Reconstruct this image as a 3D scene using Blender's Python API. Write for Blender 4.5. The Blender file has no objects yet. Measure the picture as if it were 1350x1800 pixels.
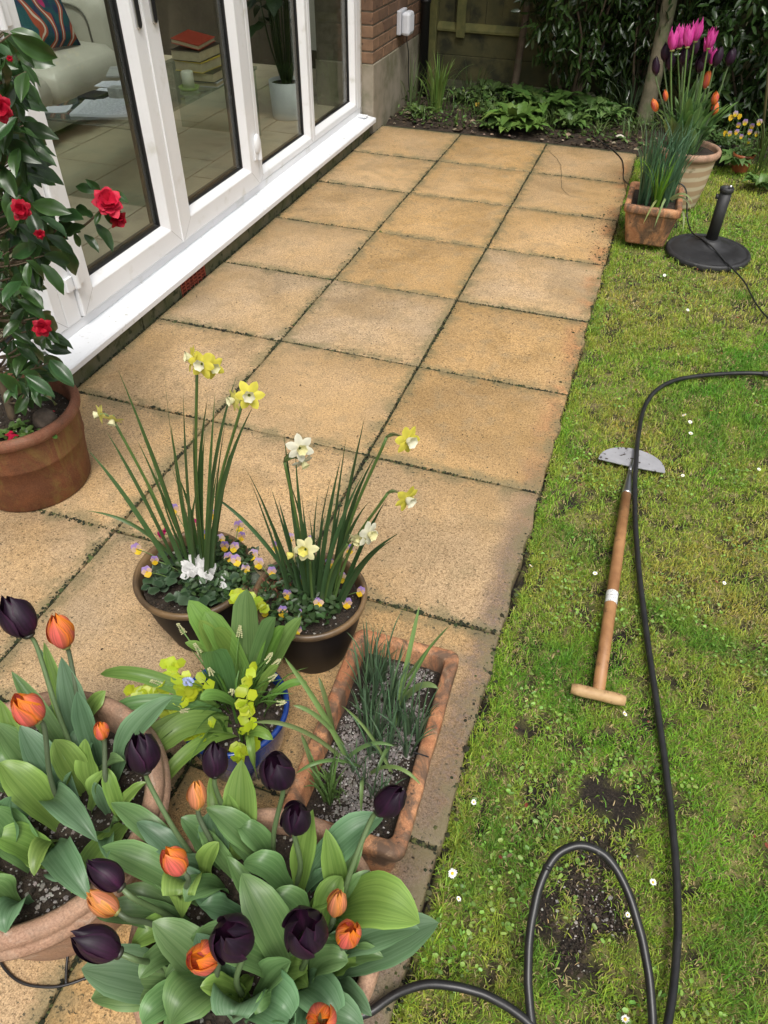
import bpy, bmesh, math, random
import numpy as np
from mathutils import Vector, Matrix, Quaternion

rng = np.random.default_rng(7)
random.seed(7)
scn = bpy.context.scene
col = scn.collection
R_ = math.radians

# ------------------------------------------------------------ camera
CAM = np.array([1.2858, -0.0736, 1.5812])
FPX = 1306.5
RM = np.array([[0.94631242, 0.32312375, 0.00915712],
               [0.22582751, -0.64056745, -0.73394501],
               [-0.23128931, 0.69660921, -0.67914716]])   # rows: right, down, forward
cd = bpy.data.cameras.new('camera'); cam = bpy.data.objects.new('camera', cd); col.objects.link(cam)
cd.sensor_fit = 'VERTICAL'; cd.sensor_height = 36.0; cd.lens = FPX / 1800 * 36.0
cd.clip_start = 0.02; cd.clip_end = 500
m = Matrix.Identity(4)
for i in range(3):
    m[i][0] = RM[0][i]; m[i][1] = -RM[1][i]; m[i][2] = -RM[2][i]; m[i][3] = CAM[i]
cam.matrix_world = m
scn.camera = cam
scn.render.resolution_x = 768; scn.render.resolution_y = 1024

# ------------------------------------------------------------ sky, sun, exposure
SUN_EL, SUN_AZ = 62, 150           # degrees; azimuth clockwise from +y
w = bpy.data.worlds.new('World'); scn.world = w; w.use_nodes = True
nt = w.node_tree; bg = nt.nodes['Background']
sky = nt.nodes.new('ShaderNodeTexSky'); sky.sky_type = 'NISHITA'; sky.sun_disc = False
sky.sun_elevation = R_(SUN_EL); sky.sun_rotation = R_(SUN_AZ)
sky.air_density = 1.0; sky.dust_density = 6.0; sky.ozone_density = 1.0
hs = nt.nodes.new('ShaderNodeHueSaturation'); hs.inputs['Saturation'].default_value = 0.22
nt.links.new(sky.outputs[0], hs.inputs['Color']); nt.links.new(hs.outputs[0], bg.inputs[0])
bg.inputs[1].default_value = 0.12
sd = bpy.data.lights.new('sun', 'SUN'); sun = bpy.data.objects.new('sun', sd); col.objects.link(sun)
sd.energy = 1.5; sd.angle = R_(20); sd.color = (1.0, 0.95, 0.88)
a, e = R_(SUN_AZ), R_(SUN_EL)
sdir = Vector((math.sin(a) * math.cos(e), math.cos(a) * math.cos(e), math.sin(e)))
sun.rotation_euler = sdir.to_track_quat('Z', 'Y').to_euler()
sun.location = (3, -3, 8)
vs = scn.view_settings
vs.view_transform = 'Standard'; vs.look = 'None'; vs.exposure = 0.42; vs.gamma = 1.0
vs.use_curve_mapping = False
scn.render.engine = 'CYCLES'
scn.cycles.transparent_max_bounces = 16
scn.cycles.max_bounces = 8

# ------------------------------------------------------------ helpers: places
def _ray(u, v): return RM.T @ np.array([(u - 675) / FPX, (v - 900) / FPX, 1.0])
def PZ(u, v, z=0.0): d = _ray(u, v); return CAM + d * (z - CAM[2]) / d[2]
def PY(u, v, y): d = _ray(u, v); return CAM + d * (y - CAM[1]) / d[1]
def PX(u, v, x): d = _ray(u, v); return CAM + d * (x - CAM[0]) / d[0]
def nrm(a): a = np.asarray(a, float); return a / (np.linalg.norm(a, axis=-1, keepdims=True) + 1e-12)
UP = np.array([0, 0, 1.0])

# ------------------------------------------------------------ helpers: materials
def node(nt, t, **k):
    n = nt.nodes.new(t)
    for a, b in k.items():
        if hasattr(n, a) and a not in n.inputs: setattr(n, a, b)
        else: n.inputs[a].default_value = b
    return n
def newmat(name):
    m = bpy.data.materials.new(name); m.use_nodes = True
    nt = m.node_tree; return m, nt, nt.nodes['Principled BSDF'], nt.nodes['Material Output']
def c4(c): return (c[0], c[1], c[2], 1)
def mixc(nt, a, b, fac, mode='MIX'):
    n = nt.nodes.new('ShaderNodeMix'); n.data_type = 'RGBA'; n.blend_type = mode
    for s, v in ((0, fac), (6, a), (7, b)):
        if isinstance(v, bpy.types.NodeSocket): nt.links.new(v, n.inputs[s])
        elif s == 0: n.inputs[0].default_value = v
        else: n.inputs[s].default_value = c4(v)
    return n.outputs[2]
def mth(nt, op, a, b=None, clamp=False):
    n = nt.nodes.new('ShaderNodeMath'); n.operation = op; n.use_clamp = clamp
    for s, v in ((0, a), (1, b)):
        if v is None: continue
        if isinstance(v, bpy.types.NodeSocket): nt.links.new(v, n.inputs[s])
        else: n.inputs[s].default_value = v
    return n.outputs[0]
def rng_(nt, v, a, b, c=0.0, d=1.0):
    n = nt.nodes.new('ShaderNodeMapRange'); n.interpolation_type = 'SMOOTHSTEP'
    nt.links.new(v, n.inputs[0])
    for i, x in enumerate((a, b, c, d)): n.inputs[i + 1].default_value = x
    return n.outputs[0]
def noise(nt, scale, detail=3, rough=.55, vec=None, dist=0):
    n = nt.nodes.new('ShaderNodeTexNoise'); n.inputs['Scale'].default_value = scale
    n.inputs['Detail'].default_value = detail; n.inputs['Roughness'].default_value = rough
    n.inputs['Distortion'].default_value = dist
    if vec is not None: nt.links.new(vec, n.inputs['Vector'])
    return n.outputs['Fac']
def pos(nt): return nt.nodes.new('ShaderNodeNewGeometry').outputs['Position']
def bump(nt, p, h, strength, dist):
    b = nt.nodes.new('ShaderNodeBump'); b.inputs['Strength'].default_value = strength; b.inputs['Distance'].default_value = dist
    nt.links.new(h, b.inputs['Height']); nt.links.new(b.outputs[0], p.inputs['Normal'])
MATS = {}
def mat(name, c1=(.5, .5, .5), c2=None, rough=.6, vs=8, bs=0, bst=.3, bd=.003, attr=False, transl=0, spec=.5, metal=0,
        c3=None, vs3=40, t3=(.55, .65), coat=0, veins=0, sheen=0, detail=4):
    if name in MATS: return MATS[name]
    m, nt, p, out = newmat(name)
    P = pos(nt)
    n = noise(nt, vs, detail, vec=P)
    f = rng_(nt, n, .3, .7)
    c = mixc(nt, c1, c2 or c1, f)
    if attr:
        at = nt.nodes.new('ShaderNodeAttribute'); at.attribute_name = 'Col'
        c = mixc(nt, at.outputs['Color'], c, 1.0, 'MULTIPLY')
    if veins:
        uv = nt.nodes.new('ShaderNodeUVMap'); sp = nt.nodes.new('ShaderNodeSeparateXYZ'); nt.links.new(uv.outputs[0], sp.inputs[0])
        cb = nt.nodes.new('ShaderNodeCombineXYZ'); nt.links.new(sp.outputs[0], cb.inputs[0])
        yy = mth(nt, 'MULTIPLY', sp.outputs[1], .06); nt.links.new(yy, cb.inputs[1])
        vn = noise(nt, veins, 2, vec=cb.outputs[0])
        c = mixc(nt, c, (1.28, 1.25, 1.2), 1.0, 'MULTIPLY') if False else c
        c = mixc(nt, mixc(nt, c, (.78, .84, .76), 1.0, 'MULTIPLY'), mixc(nt, c, (1.16, 1.11, 1.15), 1.0, 'MULTIPLY'), rng_(nt, vn, .35, .65))
    if c3:
        n3 = noise(nt, vs3, 5, vec=P)
        c = mixc(nt, c, c3, rng_(nt, n3, t3[0], t3[1]))
    nt.links.new(c, p.inputs['Base Color'])
    p.inputs['Roughness'].default_value = rough; p.inputs['Metallic'].default_value = metal
    p.inputs['Specular IOR Level'].default_value = spec
    p.inputs['Coat Weight'].default_value = coat; p.inputs['Coat Roughness'].default_value = .15
    if sheen: p.inputs['Sheen Weight'].default_value = sheen; p.inputs['Sheen Roughness'].default_value = .4
    if bs: bump(nt, p, noise(nt, bs, 4, vec=P), bst, bd)
    if transl:
        tr = nt.nodes.new('ShaderNodeBsdfTranslucent'); nt.links.new(c, tr.inputs[0])
        mx = nt.nodes.new('ShaderNodeMixShader'); mx.inputs[0].default_value = transl
        nt.links.new(p.outputs[0], mx.inputs[1]); nt.links.new(tr.outputs[0], mx.inputs[2]); nt.links.new(mx.outputs[0], out.inputs[0])
    MATS[name] = m
    return m

# ------------------------------------------------------------ helpers: meshes and things
class MB:
    def __init__(s): s.V = []; s.F = []; s.C = []; s.U = []; s.n = 0
    def add(s, V, F, C=None, U=None):
        V = np.asarray(V, float).reshape(-1, 3); s.V.append(V)
        if isinstance(F, np.ndarray): s.F.append(F + s.n)
        else:
            by = {}
            for f in F: by.setdefault(len(f), []).append(f)
            for k, fs in by.items(): s.F.append(np.array(fs) + s.n)
        C = np.ones((len(V), 3)) if C is None else np.broadcast_to(np.asarray(C, float), (len(V), 3))
        s.C.append(C); s.U.append(np.zeros((len(V), 2)) if U is None else np.asarray(U, float))
        s.n += len(V); return s
    def box(s, lo, hi, C=None):
        x0, y0, z0 = lo; x1, y1, z1 = hi
        V = [(x0, y0, z0), (x1, y0, z0), (x1, y1, z0), (x0, y1, z0), (x0, y0, z1), (x1, y0, z1), (x1, y1, z1), (x0, y1, z1)]
        return s.add(V, [(0, 3, 2, 1), (4, 5, 6, 7), (0, 1, 5, 4), (1, 2, 6, 5), (2, 3, 7, 6), (3, 0, 4, 7)], C)
    def mesh(s, name, origin=(0, 0, 0), smooth=True):
        V = np.concatenate(s.V) - np.asarray(origin, float)
        me = bpy.data.meshes.new(name)
        me.vertices.add(len(V)); me.vertices.foreach_set('co', V.ravel())
        loops = np.concatenate([f.ravel() for f in s.F]); tot = np.concatenate([np.full(len(f), f.shape[1]) for f in s.F])
        me.loops.add(len(loops)); me.loops.foreach_set('vertex_index', loops.astype(np.int32))
        st = np.concatenate([[0], np.cumsum(tot)[:-1]])
        me.polygons.add(len(tot)); me.polygons.foreach_set('loop_start', st.astype(np.int32)); me.polygons.foreach_set('loop_total', tot.astype(np.int32))
        me.polygons.foreach_set('use_smooth', np.full(len(tot), smooth))
        ca = me.color_attributes.new('Col', 'FLOAT_COLOR', 'POINT')
        C = np.concatenate(s.C); ca.data.foreach_set('color', np.c_[C, np.ones(len(C))].ravel())
        U = np.concatenate(s.U); ul = me.uv_layers.new(name='UVMap'); ul.data.foreach_set('uv', U[loops].ravel())
        me.update(calc_edges=True); me.validate()
        return me
    def obj(s, name, m, parent=None, smooth=True, bevel=0, origin=None):
        o0 = origin if origin is not None else (parent_origin(parent) if parent else (0, 0, 0))
        o = bpy.data.objects.new(name, s.mesh(name, o0, smooth)); col.objects.link(o)
        o.data.materials.append(m)
        if parent: o.parent = parent
        else: o.location = o0
        if bevel:
            b = o.modifiers.new('bevel', 'BEVEL'); b.width = bevel; b.segments = 2; b.limit_method = 'ANGLE'; b.angle_limit = R_(40)
            b.harden_normals = False
        return o
def parent_origin(p):
    while p.parent: p = p.parent
    return tuple(p.location)
def tag(o, label=None, cat=None, group=None, kind=None):
    for k, v in (('label', label), ('category', cat), ('group', group), ('kind', kind)):
        if v: o[k] = v
    return o
def thing(name, label, cat, loc, group=None):
    o = bpy.data.objects.new(name, None); col.objects.link(o); o.location = tuple(float(x) for x in loc)
    o.empty_display_size = .05
    return tag(o, label, cat, group)
def sphere(mb, c, r, C=None, seg=8, rings=5, jitter=0):
    th = np.linspace(0, 2 * np.pi, seg, endpoint=False); V = [(0, 0, 1)]
    for i in range(1, rings):
        ph = np.pi * i / rings
        for t in th: V.append((np.sin(ph) * np.cos(t), np.sin(ph) * np.sin(t), np.cos(ph)))
    V.append((0, 0, -1)); V = np.array(V)
    if jitter: V = V * (1 + rng.uniform(-jitter, jitter, (len(V), 1)))
    F = [(0, 1 + i, 1 + (i + 1) % seg) for i in range(seg)]
    for k in range(rings - 2):
        a = 1 + k * seg
        F += [(a + i, a + seg + i, a + seg + (i + 1) % seg, a + (i + 1) % seg) for i in range(seg)]
    a = 1 + (rings - 2) * seg; L = len(V) - 1
    F += [(L, a + (i + 1) % seg, a + i) for i in range(seg)]
    return mb.add(V * np.asarray(r) + np.asarray(c), F, C)
def lathe(mb, prof, c=(0, 0, 0), seg=48, C=None, wob=0):
    th = np.linspace(0, 2 * np.pi, seg, endpoint=False); V = []
    ph = rng.uniform(0, 6)
    for k, (r, z) in enumerate(prof):
        rr = r * (1 + wob * np.sin(2 * th + ph))
        V.append(np.c_[rr * np.cos(th), rr * np.sin(th), np.full(seg, z)])
    V = np.concatenate(V) + np.asarray(c, float); n = len(prof)
    i = np.arange(seg); j = (i + 1) % seg; F = []
    for k in range(n - 1): F.append(np.c_[k * seg + i, k * seg + j, (k + 1) * seg + j, (k + 1) * seg + i])
    CC = None
    if C is not None and np.ndim(C) == 2: CC = np.repeat(np.asarray(C, float), seg, axis=0)
    else: CC = C
    return mb.add(V, np.concatenate(F), CC)
def smooth_path(pts, n=8):
    P = np.asarray(pts, float); P = np.vstack([2 * P[0] - P[1], P, 2 * P[-1] - P[-2]]); out = []
    for i in range(1, len(P) - 2):
        p0, p1, p2, p3 = P[i - 1:i + 3]
        for t in np.linspace(0, 1, n, endpoint=False):
            out.append(.5 * ((2 * p1) + (-p0 + p2) * t + (2 * p0 - 5 * p1 + 4 * p2 - p3) * t * t + (-p0 + 3 * p1 - 3 * p2 + p3) * t ** 3))
    out.append(P[-2]); return np.array(out)
def tube(mb, P, r, seg=8, C=None, cap=True):
    P = np.asarray(P, float); n = len(P); r = np.broadcast_to(np.asarray(r, float), (n,))
    T = nrm(np.gradient(P, axis=0)); a = np.array([0, 0, 1.0]) if abs(T[0][2]) < .9 else np.array([1.0, 0, 0])
    N = nrm(np.cross(T[0], a)); V = []
    th = np.linspace(0, 2 * np.pi, seg, endpoint=False)
    for k in range(n):
        N = nrm(N - T[k] * np.dot(N, T[k])); B = np.cross(T[k], N)
        V.append(P[k] + r[k] * (np.outer(np.cos(th), N) + np.outer(np.sin(th), B)))
    i = np.arange(seg); j = (i + 1) % seg
    F = [np.c_[k * seg + i, k * seg + j, (k + 1) * seg + j, (k + 1) * seg + i] for k in range(n - 1)]
    mb.add(np.concatenate(V), np.concatenate(F), C)
    if cap:
        mb.F.append(np.array([np.arange(seg)[::-1] + mb.n - n * seg])); mb.F.append(np.array([np.arange(seg) + mb.n - seg]))
    return mb
LEAFPROF = {
    'tulip': ([0, .12, .3, .5, .7, .85, .95, 1], [.45, .62, .9, 1, .86, .55, .24, .01]),
    'strap': ([0, .1, .5, .8, .93, 1], [.8, .9, 1, .85, .5, .02]),
    'oval': ([0, .1, .3, .5, .7, .85, 1], [.05, .45, .92, 1, .8, .42, .01]),
    'sword': ([0, .3, .7, 1], [.9, 1, .7, .03]),
    'petal': ([0, .2, .45, .7, .88, 1], [.25, .7, 1, .85, .5, .03]),
}
def bez(b, c, t, n=14):
    s = np.linspace(0, 1, n)[:, None]; b, c, t = map(lambda q: np.asarray(q, float), (b, c, t))
    return (1 - s) ** 2 * b + 2 * s * (1 - s) * c + s * s * t
def ribbon(mb, P, half, prof='tulip', hint=UP, m=6, fold=.35, rip=0, rf=9, C=(1, 1, 1), twist=0, thick=0, edge=None, jc=.12):
    P = np.asarray(P, float); n = len(P); s = np.linspace(0, 1, n)
    W = half * np.interp(s, *LEAFPROF[prof])
    T = nrm(np.gradient(P, axis=0)); hint = np.broadcast_to(np.asarray(hint, float), (n, 3))
    S = nrm(np.cross(T, hint)); N = np.cross(S, T)
    if twist:
        a = (twist * s)[:, None]; S, N = S * np.cos(a) + N * np.sin(a), N * np.cos(a) - S * np.sin(a)
    js = np.linspace(-1, 1, m + 1); ph = rng.uniform(0, 6, 2)
    V = np.zeros((n, m + 1, 3)); U = np.zeros((n, m + 1, 2)); CC = np.zeros((n, m + 1, 3))
    for k, j in enumerate(js):
        r = rip * half * (abs(j) ** 2) * np.sin(rf * s + ph[int(j > 0)] + (0 if j < 0 else 1.7)) * np.sin(np.pi * s)
        V[:, k] = P + S * (W * j * math.cos(fold))[:, None] + N * (W * abs(j) * math.sin(fold) + r)[:, None]
        U[:, k, 0] = j * half * 20; U[:, k, 1] = s
        CC[:, k] = np.asarray(C) * (1 - jc * (1 - abs(j)))
        if edge is not None: CC[:, k] = CC[:, k] * (1 - abs(j) ** 6) + np.asarray(edge) * abs(j) ** 6
    idx = np.arange(n * (m + 1)).reshape(n, m + 1)
    F = np.stack([idx[:-1, :-1], idx[:-1, 1:], idx[1:, 1:], idx[1:, :-1]], -1).reshape(-1, 4)
    return mb.add(V.reshape(-1, 3), F, CC.reshape(-1, 3), U.reshape(-1, 2))
def leafcloud(mb, p, d, nr, L, W, C, droop=.1, rounder=False):
    """many small folded leaves: p base points, d directions, nr normals"""
    p = np.asarray(p, float); k = len(p); d = nrm(d); s = nrm(np.cross(d, nr)); nn = np.cross(s, d)
    L = np.broadcast_to(L, (k,))[:, None]; W = np.broadcast_to(W, (k,))[:, None]
    a1, a2 = (.28, .7) if not rounder else (.18, .78)
    w1, w2 = (.85, .8) if not rounder else (.8, .85)
    V = np.stack([p, p + d * L * a1 + s * W * w1 + nn * W * .3, p + d * L * a1, p + d * L * a1 - s * W * w1 + nn * W * .3,
                  p + d * L * a2 + s * W * w2 + nn * (W * .25 - L * droop * .5), p + d * L * a2 - nn * L * droop * .6, p + d * L * a2 - s * W * w2 + nn * (W * .25 - L * droop * .5),
                  p + d * L - nn * L * droop], 1)
    f = np.array([(0, 1, 2, 2), (0, 2, 3, 3)])
    q = np.array([(1, 4, 5, 2), (2, 5, 6, 3)]); t = np.array([(0, 1, 2), (0, 2, 3), (4, 7, 5), (5, 7, 6)])
    base = (np.arange(k) * 8)[:, None, None]
    C = np.broadcast_to(np.asarray(C, float), (k, 3)); CC = np.repeat(C, 8, axis=0)
    n0 = mb.n
    mb.add(V.reshape(-1, 3), (base + q).reshape(-1, 4), CC)
    mb.F.append((base + t).reshape(-1, 3) + n0)
    return mb
def rdir(n, zlo=-1, zhi=1):
    t = rng.uniform(0, 2 * np.pi, n); z = rng.uniform(zlo, zhi, n); r = np.sqrt(np.maximum(0, 1 - z * z))
    return np.c_[r * np.cos(t), r * np.sin(t), z]
def jcol(c, n, j=.25, hue=.1):
    c = np.asarray(c, float); b = rng.uniform(1 - j, 1 + j, (n, 1)); return np.clip(c * b * (1 + rng.uniform(-hue, hue, (n, 3))), 0, 1)
def vnoise(x, y, s, seed=0):
    """cheap smooth value noise"""
    x = np.asarray(x) * s + seed * 17.3; y = np.asarray(y) * s + seed * 9.1
    def h(i, j): v = np.sin(i * 127.1 + j * 311.7) * 43758.5453; return v - np.floor(v)
    i, j = np.floor(x), np.floor(y); fx, fy = x - i, y - j; fx = fx * fx * (3 - 2 * fx); fy = fy * fy * (3 - 2 * fy)
    return (h(i, j) * (1 - fx) + h(i + 1, j) * fx) * (1 - fy) + (h(i, j + 1) * (1 - fx) + h(i + 1, j + 1) * fx) * fy

# ============================================================ SETTING
# ------------------------------------------------------------ materials of the setting
def slab_material():
    m, nt, p, out = newmat('buff_paving')
    P = pos(nt); oi = nt.nodes.new('ShaderNodeObjectInfo')
    uv = nt.nodes.new('ShaderNodeUVMap'); su = nt.nodes.new('ShaderNodeSeparateXYZ'); nt.links.new(uv.outputs[0], su.inputs[0])
    sp = nt.nodes.new('ShaderNodeSeparateXYZ'); nt.links.new(P, sp.inputs[0])
    u, v = su.outputs[0], su.outputs[1]
    e = mth(nt, 'MINIMUM', mth(nt, 'MINIMUM', u, mth(nt, 'SUBTRACT', 1.0, u)), mth(nt, 'MINIMUM', v, mth(nt, 'SUBTRACT', 1.0, v)))
    n1 = noise(nt, 3.2, 5, .6, P); n2 = noise(nt, 14, 5, .6, P); n3 = noise(nt, 330, 2, .6, P); n4 = noise(nt, 120, 3, .6, P)
    c = mixc(nt, (.54, .375, .20), (.48, .36, .225), rng_(nt, n1, .35, .65))
    c = mixc(nt, c, (.54, .335, .13), mth(nt, 'MULTIPLY', oi.outputs['Random'], .8))
    rb = nt.nodes.new('ShaderNodeMath'); rb.operation = 'FRACT'; nt.links.new(mth(nt, 'MULTIPLY', oi.outputs['Random'], 7.31), rb.inputs[0])
    c = mixc(nt, c, mixc(nt, c, (.74, .76, .80), 1.0, 'MULTIPLY'), mth(nt, 'MULTIPLY', rb.outputs[0], .55))
    n9 = noise(nt, 1.5, 5, .62, P, 1.2); c = mixc(nt, c, mixc(nt, c, (.66, .66, .64), 1.0, 'MULTIPLY'), mth(nt, 'MULTIPLY', rng_(nt, n9, .5, .66), .6))
    c = mixc(nt, c, mixc(nt, c, (1.16, 1.16, 1.19), 1.0, 'MULTIPLY'), mth(nt, 'MULTIPLY', rng_(nt, e, .08, .36), rng_(nt, n9, .58, .40)))
    c = mixc(nt, c, (.42, .30, .17), mth(nt, 'MULTIPLY', rng_(nt, n2, .48, .75), .55))
    # orange-rust tint of the outer border, and some stains
    n5 = noise(nt, 5, 4, .6, P); xj = mth(nt, 'ADD', sp.outputs[0], mth(nt, 'MULTIPLY', mth(nt, 'SUBTRACT', n2, .5), .10))
    xr = rng_(nt, xj, 1.08, 1.18); far_ = rng_(nt, sp.outputs[1], 1.4, 2.3)
    c = mixc(nt, c, (.45, .23, .105), mth(nt, 'MULTIPLY', mth(nt, 'MULTIPLY', xr, far_), rng_(nt, n5, .38, .62)))
    c = mixc(nt, c, (.15, .11, .095), mth(nt, 'MULTIPLY', mth(nt, 'MULTIPLY', rng_(nt, xj, 1.09, 1.16), rng_(nt, sp.outputs[1], 2.3, 1.3)), rng_(nt, n4, .35, .65, .5, .95)))
    # grime of the slabs by the pots
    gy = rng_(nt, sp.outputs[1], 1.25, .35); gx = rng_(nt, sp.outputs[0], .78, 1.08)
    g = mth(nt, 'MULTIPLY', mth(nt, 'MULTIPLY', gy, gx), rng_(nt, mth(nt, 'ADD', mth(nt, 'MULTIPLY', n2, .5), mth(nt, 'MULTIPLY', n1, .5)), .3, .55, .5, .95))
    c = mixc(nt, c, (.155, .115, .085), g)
    # aggregate grain
    c = mixc(nt, mixc(nt, c, (.52, .48, .44), 1.0, 'MULTIPLY'), mixc(nt, c, (1.3, 1.3, 1.32), 1.0, 'MULTIPLY'), rng_(nt, mth(nt, 'ADD', mth(nt, 'MULTIPLY', n3, .65), mth(nt, 'MULTIPLY', n4, .35)), .33, .66))
    pit = noise(nt, 150, 3, .6, P); c = mixc(nt, c, (.15, .10, .05), mth(nt, 'MULTIPLY', rng_(nt, pit, .58, .64), .8))
    # algae: a film and black specks that gather along the joints and in patches
    ed = rng_(nt, e, .12, .0)
    film = mth(nt, 'MULTIPLY', rng_(nt, mth(nt, 'ADD', n2, mth(nt, 'MULTIPLY', ed, .16)), .48, .70), mth(nt, 'ADD', .20, mth(nt, 'MULTIPLY', ed, .5)))
    c = mixc(nt, c, (.17, .15, .075), film)
    n6 = noise(nt, 75, 3, .7, P); n7 = noise(nt, 2.3, 3, .6, P)
    th = mth(nt, 'ADD', n6, mth(nt, 'ADD', mth(nt, 'MULTIPLY', ed, .055), mth(nt, 'MULTIPLY', mth(nt, 'SUBTRACT', n7, .5), .18)))
    c = mixc(nt, c, (.055, .05, .03), mth(nt, 'MULTIPLY', rng_(nt, th, .63, .69), .88))
    nt.links.new(c, p.inputs['Base Color'])
    nt.links.new(rng_(nt, mth(nt, 'ADD', mth(nt, 'MULTIPLY', n1, .5), mth(nt, 'MULTIPLY', n2, .5)), .38, .6, .38, .75), p.inputs['Roughness'])
    p.inputs['Specular IOR Level'].default_value = .35
    bump(nt, p, mth(nt, 'ADD', mth(nt, 'MULTIPLY', n3, .6), n4), .5, .0022)
    return m
M_slab = slab_material()
M_soil = mat('dark_soil', (.020, .013, .008), (.045, .030, .018), rough=.95, vs=40, bs=160, bst=1, bd=.006, c3=(.10, .085, .07), vs3=260, t3=(.66, .72))
M_lawnsoil = mat('lawn_thatch', (.075, .085, .022), (.12, .105, .04), rough=.95, vs=14, bs=220, bst=1, bd=.01, c3=(.035, .03, .014), vs3=60, t3=(.5, .7))
M_joint = mat('joint_moss', (.018, .022, .009), (.05, .05, .022), rough=.95, vs=30, bs=200, bst=1, bd=.004)
M_moss = mat('moss', (1, 1, 1), (.6, .6, .6), rough=.95, vs=60, attr=True, bs=300, bst=.8, bd=.003)
M_white = mat('white_upvc', (.80, .81, .82), (.74, .75, .76), rough=.28, vs=2.2, spec=.5, c3=(.60, .60, .56), vs3=11, t3=(.56, .80))
M_sill = mat('white_sill', (.80, .82, .85), (.74, .76, .79), rough=.33, vs=3, c3=(.50, .50, .47), vs3=45, t3=(.60, .76))
M_gasket = mat('black_gasket', (.012, .012, .013), rough=.5)
M_conc = mat('plinth_concrete', (.30, .26, .20), (.20, .18, .125), rough=.9, vs=6, bs=90, bst=.6, bd=.004, c3=(.12, .12, .06), vs3=6, t3=(.48, .8))
M_plinth = mat('mossy_plinth', (.15, .14, .085), (.085, .095, .04), rough=.95, vs=9, bs=120, bst=.7, bd=.004, c3=(.035, .045, .018), vs3=22, t3=(.52, .66))
M_mortar = mat('mortar', (.20, .17, .13), (.13, .115, .08), rough=.95, vs=20, bs=200, bst=.5, bd=.002)
M_brick = [mat('brick_%d' % i, c, tuple(x * .72 for x in c), rough=.9, vs=22, bs=140, bst=.6, bd=.003, c3=(.045, .028, .02), vs3=30, t3=(.6, .72)) for i, c in
           enumerate([(.19, .105, .06), (.22, .13, .075), (.155, .088, .052)])]
def glass_material():
    m, nt, p, out = newmat('window_glass'); nt.nodes.remove(p)
    lw = nt.nodes.new('ShaderNodeLayerWeight'); lw.inputs[0].default_value = .5
    tr = nt.nodes.new('ShaderNodeBsdfTransparent'); tr.inputs[0].default_value = (.90, .93, .91, 1)
    gl = nt.nodes.new('ShaderNodeBsdfGlossy'); gl.inputs['Roughness'].default_value = .01
    mx = nt.nodes.new('ShaderNodeMixShader'); nt.links.new(mth(nt, 'ADD', .028, mth(nt, 'MULTIPLY', mth(nt, 'POWER', lw.outputs['Facing'], 5.0), .9), True), mx.inputs[0])
    nt.links.new(tr.outputs[0], mx.inputs[1]); nt.links.new(gl.outputs[0], mx.inputs[2]); nt.links.new(mx.outputs[0], out.inputs[0])
    return m
M_glass = glass_material()

# ------------------------------------------------------------ ground, lawn
def lawn_edge(y): return 1.199 + .012 * np.sin(np.asarray(y) * 5.1) + .010 * np.sin(np.asarray(y) * 13.7 + 1)
g = MB(); g.add([(-60, -60, -.075), (60, -60, -.075), (60, 60, -.075), (-60, 60, -.075)], [(0, 1, 2, 3)])
tag(g.obj('ground', M_lawnsoil), kind='structure')
def soil_patch(x, y):
    """bare soil in the lawn, 0..1"""
    s = 0
    for (u, v, r) in [(1065, 1390, .075), (1100, 1440, .06), (1030, 1560, .085), (1065, 1600, .07), (1010, 1660, .075), (1175, 1400, .045), (925, 1285, .045), (1045, 1500, .07), (1120, 1500, .05), (960, 1600, .05)]:
        c = PZ(u, v, -.03); s = np.maximum(s, 1 - np.hypot(x - c[0], y - c[1]) / r)
    return np.clip(s * 1.6 + .14 + (vnoise(x, y, 34, 3) - .5) * 1.5 + (vnoise(x, y, 95, 4) - .5) * .8, 0, 1) * (s > -.35)
nx, ny = 90, 150
xs = np.linspace(1.17, 9.0, nx) ** 1.0; xs = 1.17 + (np.linspace(0, 1, nx) ** 2.2) * 9; ys = np.linspace(-.8, 5.6, ny)
X, Y = np.meshgrid(xs, ys)
Z = -.036 + .012 * (vnoise(X, Y, 6, 1) - .5) + .008 * (vnoise(X, Y, 30, 2) - .5) - .012 * soil_patch(X, Y) - .03 * (X < 1.2)
idx = np.arange(nx * ny).reshape(ny, nx)
g = MB(); g.add(np.c_[X.ravel(), Y.ravel(), Z.ravel()], np.stack([idx[:-1, :-1], idx[:-1, 1:], idx[1:, 1:], idx[1:, :-1]], -1).reshape(-1, 4))
M_lawn, nt, p, out = newmat('lawn_ground')
P = pos(nt); sp = nt.nodes.new('ShaderNodeAttribute'); sp.attribute_name = 'Col'
c = mixc(nt, (.20, .22, .045), (.30, .25, .10), rng_(nt, noise(nt, 25, 5, .6, P), .4, .65))
c = mixc(nt, c, (.03, .028, .012), rng_(nt, noise(nt, 110, 3, .6, P), .5, .68))
soilc = mixc(nt, (.016, .011, .008), (.05, .036, .025), rng_(nt, noise(nt, 180, 4, .7, P), .45, .7))
c = mixc(nt, c, soilc, sp.outputs['Fac'])
nt.links.new(c, p.inputs['Base Color']); p.inputs['Roughness'].default_value = .95
bump(nt, p, noise(nt, 190, 5, .7, P), 1.0, .008)
g.C = [np.repeat(np.clip(soil_patch(X, Y) * 1.8 + (X < 1.203), 0, 1).reshape(-1, 1), 3, axis=1)]
lawn = tag(g.obj('lawn', M_lawn), kind='structure')

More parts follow.
